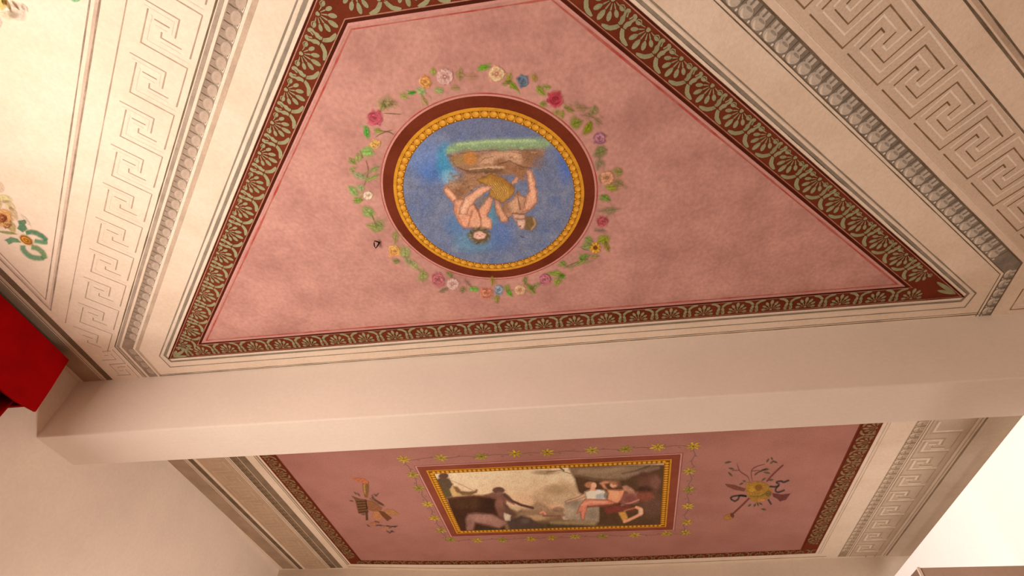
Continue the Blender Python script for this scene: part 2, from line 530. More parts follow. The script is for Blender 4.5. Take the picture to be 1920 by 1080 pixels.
def palmette_polys(W, full=True):
    P = []
    bw = 0.17 * W
    P.append(([(0, bw - 0.05 * W), (0.075 * W, bw - 0.02 * W), (0.05 * W, bw + 0.07 * W), (0, bw + 0.10 * W), (-0.05 * W, bw + 0.07 * W), (-0.075 * W, bw - 0.02 * W)], 0, 0))
    for i in range(7):
        a = math.radians(-81 + 27 * i)
        d = (math.sin(a), math.cos(a)); pn = (d[1], -d[0])
        c = 1 - abs(i - 3) / 3.0
        r0 = 0.13 * W; r1 = (0.28 + 0.08 * c) * W; r2 = (0.47 + 0.25 * c) * W
        hw = 0.014 * W + 0.006 * W * c
        P.append(([(d[0] * r0 - pn[0] * hw * .6, bw + d[1] * r0 - pn[1] * hw * .6), (d[0] * r1 - pn[0] * hw * 1.5, bw + d[1] * r1 - pn[1] * hw * 1.5),
                   (d[0] * r1 + pn[0] * hw * 1.5, bw + d[1] * r1 + pn[1] * hw * 1.5), (d[0] * r0 + pn[0] * hw * .6, bw + d[1] * r0 + pn[1] * hw * .6)], 0, 0))
        rc = (r1 + 0.03 * W + r2) / 2
        P.append((ell(d[0] * rc, bw + d[1] * rc, (r2 - r1) / 2 * 1.05, (0.062 + 0.028 * c) * W, math.atan2(d[1], d[0]), 10, 0.45), 0, 0))
    for sg in (-1, 1):                                       # small curls beside the heart
        P += [(q, 0, 0) for q in ribbon([(sg * 0.50 * W, 0.25 * W), (sg * 0.46 * W, 0.15 * W), (sg * 0.37 * W, 0.12 * W), (sg * 0.30 * W, 0.17 * W)], [0.02 * W, 0.03 * W, 0.03 * W, 0.025 * W])]
        P.append((ell(sg * 0.29 * W, 0.20 * W, 0.03 * W, 0.026 * W, 0, 8), 0, 0))
    return P


def acanthus_polys(W):
    P = []
    for sg in (-1, 1):
        leaf = [(0.02, .30), (0.06, .20), (0.045, .12), (0.10, .08), (0.165, .12), (0.185, .22), (0.15, .33), (0.165, .43), (0.125, .52), (0.13, .60), (0.06, .62), (0.02, .55), (0.028, .42), (0.075, .34), (0.105, .24), (0.095, .17), (0.085, .24), (0.055, .33)]
        P.append(([(sg * a * W * 1.28, b * W) for a, b in leaf], 0, 0))
        foot = [(0.02, .65), (0.15, .63), (0.20, .70), (0.30, .80), (0.46, .86), (0.56, .91), (0.52, .97), (0.34, .97), (0.20, .91), (0.08, .78)]
        P.append(([(sg * a * W, b * W) for a, b in foot], 0, 0))
    return P


def key_polys(kind, Su, Nu, wd):
    """one hook of the painted meander: dark shade lines and pale light lines"""
    if kind == 'right':
        D = [[(-.86, 0), (0, 0), (0, 1), (.62, .985)], [(-.77, .19), (-.79, .665), (-.69, .66)], [(-.615, .335), (-.26, .33), (-.28, 1.18)], [(-.54, .52), (-.56, .8)]]
        Lt = [[(-.73, .18), (-.16, .18), (-.16, 1.19), (.67, 1.16)], [(-.88, .16), (-.94, .83), (-.58, .83)], [(-.66, .35), (-.68, .64)], [(-.52, .5), (-.41, .5), (-.42, 1.0)]]
    else:
        D = [[(-.62, 0), (0, 0), (0, 1), (.82, 1)], [(.28, -.165), (.28, .61), (.62, .62)], [(.5, .155), (.5, .47)], [(.64, .345), (.74, .355), (.74, .79)]]
        Lt = [[(-.55, .09), (-.09, .09), (-.09, 1.0)], [(.37, -.1), (.37, .52), (.60, .53)], [(.59, .2), (.59, .44)], [(.82, .36), (.83, .80)]]
    return ([[(q, 0, 1) for q in ribbon([(a * Su, b * Nu) for a, b in l], wd, jit=0.25, sub=0.05)] for l in D],
            [[(q, 0, 0) for q in ribbon([(a * Su, b * Nu) for a, b in l], wd * 1.25, jit=0.3, sub=0.05)] for l in Lt])


def hook_mesh(kind, Su, Nu, wd, S, N, dark, light):
    P, Q = key_polys(kind, Su, Nu, wd)
    return [('meander_hook' if i == 0 else 'shade_line', unit_mesh('meander_hook', l, S, N, [dark])) for i, l in enumerate(P)] + [('light_line', unit_mesh('light_line', l, S, N, [light])) for l in Q]


def put_hook(ms, x, y, layer, parent):
    o = place(ms[0][0], ms[0][1], x, y, layer, parent)
    for nm, me in ms[1:]:
        h = bpy.data.objects.new(nm, me); COL.objects.link(h); h.parent = o


def egg_polys(per, W, rungs=False):
    """egg with its tongues; w = 0 on the outer side"""
    if rungs:                                                # washed-out version: rungs and pale rims
        P = [(ell(-0.02 * per, 0.66 * W, 0.34 * W, 0.44 * per, math.pi / 2, 12), 0, 1)]
        P += [(q, 2, 3) for q in ribbon([(0.47 * per, .03 * W), (0.50 * per, .35 * W), (0.48 * per, .62 * W)], [0.0055, 0.0045, 0.003])]
        P += [(q, 2, 3) for q in ribbon([(-0.02 * per, .03 * W), (0.0 * per, .26 * W)], [0.0045, 0.003])]
        P += [(q, 1, 3) for q in ribbon([(0.40 * per, .80 * W), (0.46 * per, .93 * W), (0.12 * per, .97 * W)], [0.002, 0.0045, 0.002])]
        return P
    P = [(ell(-0.02 * per, 0.66 * W, 0.31 * W, 0.43 * per, math.pi / 2, 14), 0, 1)]
    P.append(([(-.30 * per, .62 * W), (-.27 * per, .82 * W), (-.05 * per, .95 * W), (.16 * per, .92 * W), (-.04 * per, .84 * W), (-.16 * per, .72 * W)], 1, 2))
    P.append((ell(0.05 * per, 0.50 * W, 0.07 * W, 0.25 * per, math.pi / 2, 10), 3, 2))
    for a in (-0.28, 0.06):
        P.append(([((a - .09) * per, .05 * W), ((a + .13) * per, .05 * W), ((a + .14) * per, .36 * W), ((a + .02) * per, .44 * W), ((a - .09) * per, .36 * W)], 0, 3))
    P.append(([(0.43 * per, .03 * W), (0.5 * per, .03 * W), (0.5 * per, .6 * W), (0.47 * per, .6 * W)], 2, 4))
    P.append((ell(0.5 * per, 0.88 * W, 0.08 * W, 0.07 * per, math.pi / 2, 6), 1, 1))
    return P


def run(name, me, p0, d, count, step, layer, parent, start=0.0):
    for i in range(count):
        place(name, me, p0[0] + d[0] * (start + i * step), p0[1] + d[1] * (start + i * step), layer, parent)


UL = np.array(PL(0, -3)) - np.array(PL(0, -2)); UL /= np.linalg.norm(UL)        # along the left diagonal, away from the top
NL = np.array([-UL[1], UL[0]]); NL = NL if NL[0] > 0 else -NL                   # towards the pink panel
UR = np.array(PR(0, 3)) - np.array(PR(0, 2)); UR /= np.linalg.norm(UR)
NR = np.array([UR[1], -UR[0]]); NR = NR if NR[0] > 0 else -NR                   # away from the pink panel

# ------------------------------------------------------------------ near panel and its palmette border
pan = empty('ceiling_fresco', (-0.4, 1.6, ZC), 'large dusty pink trapezoid ceiling panel around the round medallion', 'fresco')
flat('pink_field', [trap(-0.160, -0.465, 2.605, 0.640)], 1, pinkm, pan)
flat('red_outline', ribbon(trap(-0.147, -0.475, 2.572, 0.678), 0.009, True, 0.5, 0.08), 2, redl, pan)
flat('pale_outline', ribbon(trap(-0.166, -0.458, 2.590, 0.656), 0.012, True, 0.2, 0.15), 2, paint('pale_pink_line', (0.66, 0.34, 0.31), scale=8, var=0.05), pan)

bor = empty('palmette_border', (-0.4, 2.66, ZC), 'brown red border with sage palmettes around the near pink panel', 'border')
flat('band', ring_band(trap(-0.332, -0.281, 2.734, 0.487), trap(-0.171, -0.455, 2.597, 0.650)), 3, maroon, bor)
flat('inner_shadow_line', ribbon(trap(-0.178, -0.447, 2.602, 0.643), 0.013, True, 0.15, 0.15), 4, maroond, bor)
flat('inner_edge_line', ribbon(trap(-0.188, -0.434, 2.611, 0.632), 0.0045, True, 0.3, 0.1), 5, rosel, bor)
flat('outer_shadow_line', ribbon(trap(-0.328, -0.285, 2.730, 0.492), 0.008, True, 0.2, 0.15), 4, maroond, bor)
flat('outer_edge_line', ribbon(trap(-0.320, -0.293, 2.724, 0.500), 0.0045, True, 0.3, 0.1), 5, rosel, bor)
PER = 0.2105


def border_run(p0, d, inward, wid, n, par, mat, start=0.0, step=PER, first_ac=True, layer=6):
    S = np.array([inward[1], -inward[0]])
    pm = unit_mesh('palmette', palmette_polys(wid), S, inward, [mat])
    am = unit_mesh('acanthus_bud', acanthus_polys(wid), S, inward, [mat])
    for i in range(n):
        q = np.array(p0) + np.array(d) * (start + i * step)
        place('palmette', pm, q[0], q[1], layer, par)
        if first_ac or i > 0:
            q = q - np.array(d) * step / 2
            place('acanthus_bud', am, q[0], q[1], layer, par)


# left diagonal: palmette centres at t = -1.375 - k * PER
border_run(PL(-0.323, -1.165), UL, NL, 0.135, 14, bor, green, first_ac=False)
border_run(PR(-0.290, 0.888 - 2 * PER), UR, -NR, 0.142, 14, bor, green)
border_run((-2.80, 2.727), (1, 0), np.array([0, -1.0]), 0.118, 24, bor, green, first_ac=True)
border_run((-0.86, 0.500), (1, 0), np.array([0, 1.0]), 0.135, 3, bor, green, step=0.222, first_ac=False)
for j, (b0, tips) in enumerate((((326, 669), ((331, 657), (345, 657), (351, 667))), ((1792, 551), ((1756, 528), (1757, 544))))):
    for i, tp in enumerate(tips):
        q0 = np.array(U(*b0)); q1 = np.array(U(*tp)); d = q1 - q0
        flat('corner_leaf', [ell(*((q0 + q1) / 2), np.linalg.norm(d) / 2, 0.013, math.atan2(d[1], d[0]), 12, 0.5)], 6 + 0.2 * i, green, bor)

# ------------------------------------------------------------------ grey painted mouldings round the border
mou = empty('line_moulding', (-0.4, 2.85, ZC), 'grey painted double lines framing the near palmette border', 'moulding')


def frame_path(nl, nr, yb, cl, cr):
    """left diagonal, chamfered corner, bottom, chamfered corner, right diagonal"""
    a = xl(nl, yb - cl); b = xr(nr, yb - cr)
    return [(xl(nl, 0.2), 0.2), (a, yb - cl), (a + 0.01, yb), (b - 0.02, yb), (b, yb - cr), (xr(nr, 0.2), 0.2)]


flat('grey_line', ribbon(frame_path(-0.392, -0.226, 2.826, 0.13, 0.12), 0.0075, False, 0.25, 0.1), 2, greyp, mou)
flat('grey_band', ribbon(frame_path(-0.360, -0.256, 2.765, 0.07, 0.06), 0.017, False, 0.15, 0.1), 2, greyp, mou)
flat('light_line', ribbon(frame_path(-0.341, -0.270, 2.745, 0.05, 0.04), 0.014, False, 0.15, 0.2), 2, lightl, mou)
flat('light_line', ribbon(frame_path(-0.377, -0.240, 2.800, 0.10, 0.09), 0.012, False, 0.15, 0.2), 1.5, lightl, mou)
flat('beam_line', ribbon([(-3.285, 2.905), (2.505, 2.885)], 0.005, False, 0.3, 0.1), 2, greyd, mou)
flat('beam_line', ribbon([(-3.285, 2.917), (2.505, 2.901)], 0.007, False, 0.3, 0.1), 2, greyd, mou)


def bent(n0, side, xv, y1=2.93, t0=None):
    """painted line that follows the diagonal, then turns parallel to the side wall"""
    if side == 'L':
        y = ((S2 * (n0 - 0.066)) - xv * 1.033) / 0.967
        return [(xl(n0, 0.2), 0.2), (xv, y), (xv, y1)]
    y = (xv * 0.987 - S2 * (n0 - 0.026)) / 1.013
    return [(xr(n0, 0.2), 0.2), (xv, y), (xv, y1)]


def bent_band(na, nb, side, xa, xb):
    A = bent(na, side, xa); B = bent(nb, side, xb)
    return [[A[0], A[1], B[1], B[0]], [A[1], A[2], B[2], B[1]]]


egl = empty('egg_moulding', (-2.3, 1.5, ZC), 'painted grey egg moulding on the left, between meander and pink panel', 'moulding', 'egg mouldings')
flat('ground', bent_band(-0.640, -0.571, 'L', -3.372, -3.302), 2, eggbl, egl)
flat('shade_band', bent_band(-0.556, -0.532, 'L', -3.290, -3.268), 1.5, tanp, egl)
flat('light_line', bent_band(-0.571, -0.556, 'L', -3.302, -3.288), 2, lightl, egl)
flat('dark_line', ribbon(bent(-0.640, 'L', -3.372), 0.006, False, 0.3, 0.1), 3, linel, egl)
flat('dark_line', ribbon(bent(-0.686, 'L', -3.425), 0.007, False, 0.3, 0.1), 2, greyd, egl)
flat('shade_band', bent_band(-0.677, -0.658, 'L', -3.415, -3.395), 2, paint('grey_tan', (0.44, 0.36, 0.29), scale=9, var=0.1), egl)
em = unit_mesh('egg', egg_polys(0.082, 0.069, True), UL, NL, [eggll, lightl, greyd])
run('egg', em, PL(-0.640, -1.08), UL, 37, 0.082, 4, egl)
em = unit_mesh('egg', egg_polys(0.075, 0.069, True), (0, 1), (1, 0), [eggll, eggll, eggbl])
run('egg', em, (-3.372, 2.63), (0, 1), 4, 0.075, 4, egl)

egr = empty('egg_moulding', (1.6, 1.6, ZC), 'painted brown egg moulding on the right, between meander and pink panel', 'moulding', 'egg mouldings')
flat('ground', bent_band(-0.046, 0.046, 'R', 2.517, 2.575), 2, eggb, egr)
flat('light_line', bent_band(-0.064, -0.050, 'R', 2.497, 2.512), 2, lightl, egr)
flat('dark_line', ribbon(bent(-0.048, 'R', 2.514), 0.006, False, 0.3, 0.1), 3, greyd, egr)
flat('dark_line', ribbon(bent(-0.066, 'R', 2.495), 0.005, False, 0.3, 0.1), 3, greyd, egr)
flat('dark_line', ribbon(bent(0.049, 'R', 2.578), 0.010, False, 0.2, 0.1), 3, greyd, egr)
flat('light_line', ribbon(bent(0.084, 'R', 2.603), 0.007, False, 0.2, 0.1), 2, lightl, egr)
em = unit_mesh('egg', egg_polys(0.082, 0.094), UR, -NR, [eggl, lightl, greyd, eggm])
run('egg', em, PR(0.047, 0.76), UR, 33, 0.0818, 4, egr)
em = unit_mesh('egg', egg_polys(0.078, 0.06), (0, 1), (-1, 0), [eggl, lightl, greyd, eggm])
run('egg', em, (2.576, 2.56), (0, 1), 5, 0.078, 4, egr)

# ------------------------------------------------------------------ meander bands
kdl = paint('meander_shade_left', (0.40, 0.305, 0.23), scale=7, rgb2=(0.56, 0.44, 0.34), thr=(0.4, 0.7))
kll = paint('meander_light_left', (0.84, 0.715, 0.59), scale=8, var=0.03)
kdr = paint('meander_shade_right', (0.20, 0.125, 0.065), scale=7, rgb2=(0.36, 0.255, 0.16), thr=(0.4, 0.75))
klr = paint('meander_light_right', (0.93, 0.84, 0.72), scale=8, rgb2=(0.86, 0.74, 0.61), thr=(0.4, 0.75))
kl = empty('meander_band', (-2.6, 1.5, ZC), 'pale thin-lined painted meander band down the bright left side', 'frieze', 'painted meander bands')
km = hook_mesh('left', 0.287, 0.210, 0.0055, UL, NL, kdl, kll)
for i in range(11):
    p = PL(-0.933, -1.205 - 0.2895 * i); put_hook(km, p[0], p[1], 2, kl)
km = hook_mesh('right', 0.185, 0.135, 0.0055, (0, 1), (-1, 0), kdl, kll)
for i in range(2): put_hook(km, -3.465, 2.745 + 0.18 * i, 2, kl)
flat('outer_line', ribbon([PL(-1.018, -0.9), PL(-1.018, -4.18)], 0.005, False, 0.4, 0.1), 2, kdl, kl)
kr = empty('meander_band', (2.0, 1.4, ZC), 'brown-lined painted meander band in the upper right corner', 'frieze', 'painted meander bands')
km = hook_mesh('right', 0.279, 0.222, 0.0065, UR, NR, kdr, klr)
for i in range(10):
    p = PR(0.139, 1.077 + 0.279 * i); put_hook(km, p[0], p[1], 2, kr)
km = hook_mesh('right', 0.21, 0.19, 0.006, (0, 1), (1, 0), kdr, klr)
for i in range(1): put_hook(km, 2.68, 2.88, 2, kr)
flat('ground', [[PR(0.092, 0.7), PR(0.092, 3.62), PR(0.42, 3.3), PR(0.42, 0.7)]], 1, paint('meander_ground_right', (0.735, 0.60, 0.475), scale=3, var=0.04), kr)
flat('outer_line', ribbon([PR(0.428, 0.9), PR(0.428, 3.5)], 0.009, False, 0.2, 0.1), 2, greyd, kr)

# corner panels beyond the meander
cpl = empty('corner_panel_frame', (-3.0, 1.2, ZC), 'thin brown double line framing the cream corner panel at far left', 'moulding', 'corner panel frames')
tip1 = (-3.600, (S2 * (-1.155 - 0.066) + 3.600 * 1.033) / 0.967)
tip2 = (-3.640, (S2 * (-1.117 - 0.066) + 3.640 * 1.033) / 0.967)
flat('inner_line', ribbon([(xl(-1.155, -0.4), -0.4), tip1, (-3.600, 0.0)], 0.006, False, 0.35, 0.1), 2, linel, cpl)
flat('outer_line', ribbon([(xl(-1.117, -0.4), -0.4), tip2, (-3.640, 0.0)], 0.008, False, 0.3, 0.1), 2, linel, cpl)
flat('shade_band', ribbon([(xl(-1.127, -0.4), -0.4), (-3.630, tip2[1] - 0.02), (-3.630, 0.0)], 0.018, False, 0.1, 0.15), 1.5, paint('shade_rose', (0.66, 0.52, 0.42), scale=6, var=0.08), cpl)
cpr = empty('corner_panel_frame', (2.6, 1.4, ZC), 'dark brown double line framing the corner panel at upper right', 'moulding', 'corner panel frames')
flat('inner_line', ribbon([PR(0.553, 0.9), PR(0.553, 3.3)], 0.011, False, 0.2, 0.1), 2, greyd, cpr)
flat('outer_line', ribbon([PR(0.590, 0.9), PR(0.590, 3.3)], 0.008, False, 0.2, 0.1), 2, greyd, cpr)
flat('shade_band', ribbon([PR(0.576, 0.9), PR(0.576, 3.3)], 0.016, False, 0.1, 0.2), 1.5, tanp, cpr)

# painted cornice along the left wall (passes above the beam)
cor = empty('painted_cornice', (-3.75, 3.5, ZC), 'dark brown painted cornice lines along the left wall and over the beam', 'moulding')
flat('dark_band', [[(-3.745, -4.4), (-3.745, 6.66), (-3.693, 6.66), (-3.693, -4.4)]], 2, brownb, cor)
flat('dark_line', ribbon([(-3.772, -4.4), (-3.772, 6.66)], 0.006, False, 0.2, 0.2), 2, greyd, cor)
flat('light_line', ribbon([(-3.757, -4.4), (-3.757, 6.66)], 0.006, False, 0.2, 0.2), 2, tanp, cor)
flat('dark_line', ribbon([(-3.79, -4.4), (-3.79, 6.66)], 0.006, False, 0.2, 0.2), 2, greyd, cor)
flat('wall_band', [[(-3.95, -4.4), (-3.95, 6.64), (-3.796, 6.64), (-3.796, -4.4)]], 1, paint('cornice_ground', (0.46, 0.335, 0.235), scale=4, var=0.08), cor)

# ------------------------------------------------------------------ far panel beyond the beam
FY0 = 3.55


def far_rect(x0, x1, yb):
    """far panel outline with its slightly bowed lower side"""
    xs = np.linspace(x0, x1, 13)
    return [(x0, FY0)] + [(float(x), yb + bow(x)) for x in xs] + [(x1, FY0)]


pf = empty('ceiling_fresco', (-0.4, 5.2, ZC), 'long pink ceiling panel beyond the beam holding the rectangular picture', 'fresco')
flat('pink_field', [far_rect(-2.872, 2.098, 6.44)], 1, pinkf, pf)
bf = empty('palmette_border', (-0.4, 6.5, ZC), 'dark brown palmette border of the pink panel beyond the beam', 'border')
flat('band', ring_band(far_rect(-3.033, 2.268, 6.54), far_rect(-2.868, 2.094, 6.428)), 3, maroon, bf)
flat('inner_edge_line', ribbon(far_rect(-2.885, 2.112, 6.448), 0.005, False, 0.2, 0.2), 5, maroond, bf)
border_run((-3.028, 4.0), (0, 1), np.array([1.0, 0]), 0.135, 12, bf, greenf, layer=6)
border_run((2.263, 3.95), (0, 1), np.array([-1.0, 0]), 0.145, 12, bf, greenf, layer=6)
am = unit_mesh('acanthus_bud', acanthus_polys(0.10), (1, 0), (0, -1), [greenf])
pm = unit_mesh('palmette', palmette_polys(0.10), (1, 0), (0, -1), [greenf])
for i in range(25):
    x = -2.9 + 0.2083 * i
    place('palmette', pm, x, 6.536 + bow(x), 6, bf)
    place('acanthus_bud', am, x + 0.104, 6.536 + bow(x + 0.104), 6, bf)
mf = empty('line_moulding', (-0.4, 6.62, ZC), 'pale painted lines edging the border of the far panel', 'moulding')
flat('light_line', ribbon(far_rect(-3.042, 2.282, 6.552), 0.012, False, 0.15, 0.2), 2, lightl, mf)
flat('brown_line', ribbon([(-3.062, FY0), (-3.062, 6.56)], 0.016, False, 0.2, 0.2), 2, brownl, mf)
flat('brown_line', ribbon([(-3.085, FY0), (-3.085, 6.58)], 0.007, False, 0.2, 0.2), 2, brownb, mf)
flat('brown_line', ribbon([(2.325, FY0), (2.325, 6.58)], 0.006, False, 0.3, 0.2), 2, tanp, mf)
flat('brown_line', ribbon([(2.302, FY0), (2.302, 6.58)], 0.006, False, 0.3, 0.2), 2, tanp, mf)
flat('wall_line', ribbon([(x, 6.625 + 1.25 * bow(x)) for x in np.linspace(-3.1, 2.4, 14)], 0.012, False, 0.3, 0.1), 2, brownl, mf)

efl = empty('egg_moulding', (-3.3, 5.0, ZC), 'dark brown egg moulding beyond the beam beside the left wall meander', 'moulding', 'egg mouldings')
flat('ground', [[(-3.33, FY0), (-3.33, 6.65), (-3.256, 6.65), (-3.256, FY0)]], 2, brownb, efl)
flat('light_line', [[(-3.256, FY0), (-3.256, 6.65), (-3.245, 6.65), (-3.245, FY0)]], 2, tanp, efl)
flat('shade_band', [[(-3.245, FY0), (-3.245, 6.65), (-3.172, 6.65), (-3.172, FY0)]], 2, paint('olive_shade', (0.27, 0.20, 0.135), scale=6, var=0.1), efl)
flat('dark_line', ribbon([(-3.362, FY0), (-3.362, 6.65)], 0.006, False, 0.2, 0.2), 2, brownb, efl)
flat('dark_line', ribbon([(-3.345, FY0), (-3.345, 6.65)], 0.006, False, 0.2, 0.2), 2, brownb, efl)
em = unit_mesh('egg', egg_polys(0.082, 0.07), (0, 1), (1, 0), [paint('egg_brown', (0.27, 0.195, 0.125), scale=30, var=0.1), brownl, brownb, brownb])
run('egg', em, (-3.33, 4.05), (0, 1), 31, 0.082, 4, efl)
efr = empty('egg_moulding', (2.57, 5.0, ZC), 'pale egg moulding beyond the beam near the bright right wall', 'moulding', 'egg mouldings')
flat('ground', [[(2.520, FY0), (2.520, 6.68), (2.606, 6.68), (2.606, FY0)]], 2, paint('egg_ground_far', (0.42, 0.32, 0.225), scale=16, var=0.1), efr)
flat('dark_line', ribbon([(2.618, FY0), (2.618, 6.68)], 0.009, False, 0.2, 0.2), 2, brownl, efr)
flat('dark_line', ribbon([(2.642, FY0), (2.642, 6.68)], 0.006, False, 0.2, 0.2), 2, brownl, efr)
em = unit_mesh('egg', egg_polys(0.082, 0.082), (0, 1), (-1, 0), [paint('egg_cream_far', (0.60, 0.49, 0.37), scale=30, var=0.06), lightl, brownl, brownl])
run('egg', em, (2.606, 4.05), (0, 1), 31, 0.082, 4, efr)

kdf = paint('meander_shade_far', (0.45, 0.34, 0.235), scale=7, rgb2=(0.58, 0.46, 0.34), thr=(0.35, 0.7))
klf = paint('meander_light_far', (0.90, 0.77, 0.63), scale=8, var=0.04)
kfl = empty('meander_band', (-3.5, 5.2, ZC), 'brown meander band beyond the beam along the left wall', 'frieze', 'painted meander bands')
flat('ground', [[(-3.66, FY0), (-3.66, 6.66), (-3.375, 6.66), (-3.375, FY0)]], 1, paint('meander_ground', (0.55, 0.40, 0.275), scale=4, var=0.06), kfl)
km = hook_mesh('right', 0.285, 0.185, 0.010, (0, 1), (-1, 0), kdf, paint('meander_light_farleft', (0.60, 0.455, 0.325), scale=8, var=0.04))
for i in range(9): put_hook(km, -3.40, 4.375 + 0.285 * i, 2, kfl)
kfr = empty('meander_band', (2.8, 5.2, ZC), 'pale beige meander band beyond the beam next to the bright right wall', 'frieze', 'painted meander bands')
flat('ground', [[(2.632, FY0), (2.632, 6.68), (2.95, 6.68), (2.95, FY0)]], 1, paint('meander_ground_farright', (0.66, 0.535, 0.415), scale=4, var=0.05), kfr)
km = hook_mesh('left', 0.288, 0.232, 0.012, (0, 1), (1, 0), kdf, klf)
for i in range(9): put_hook(km, 2.672, 4.285 + 0.288 * i, 2, kfr)
crf = empty('painted_cornice', (3.0, 5.2, ZC), 'fine beige cornice lines between far meander and bright right wall', 'moulding')
for x, wd, mt in ((2.955, .007, kdf), (2.972, .010, klf), (2.99, .007, kdf), (3.02, .018, brownl), (3.045, .009, klf)):
    flat('cornice_line', ribbon([(x, FY0), (x, 6.68)], wd, False, 0.2, 0.15), 2, mt, crf)

# ------------------------------------------------------------------ painted pictures
def wnoise(shape, cell, seed):
    r = np.random.default_rng(seed)
    h, w_ = shape; gh, gw = int(h / cell) + 3, int(w_ / cell) + 3
    g = r.random((gh, gw))
    y = np.arange(h) / cell; x = np.arange(w_) / cell
    y0 = y.astype(int); x0 = x.astype(int); fy = (y - y0)[:, None]; fx = (x - x0)[None]
    fy = fy * fy * (3 - 2 * fy); fx = fx * fx * (3 - 2 * fx)
    return g[y0][:, x0] * (1 - fy) * (1 - fx) + g[y0 + 1][:, x0] * fy * (1 - fx) + g[y0][:, x0 + 1] * (1 - fy) * fx + g[y0 + 1][:, x0 + 1] * fy * fx


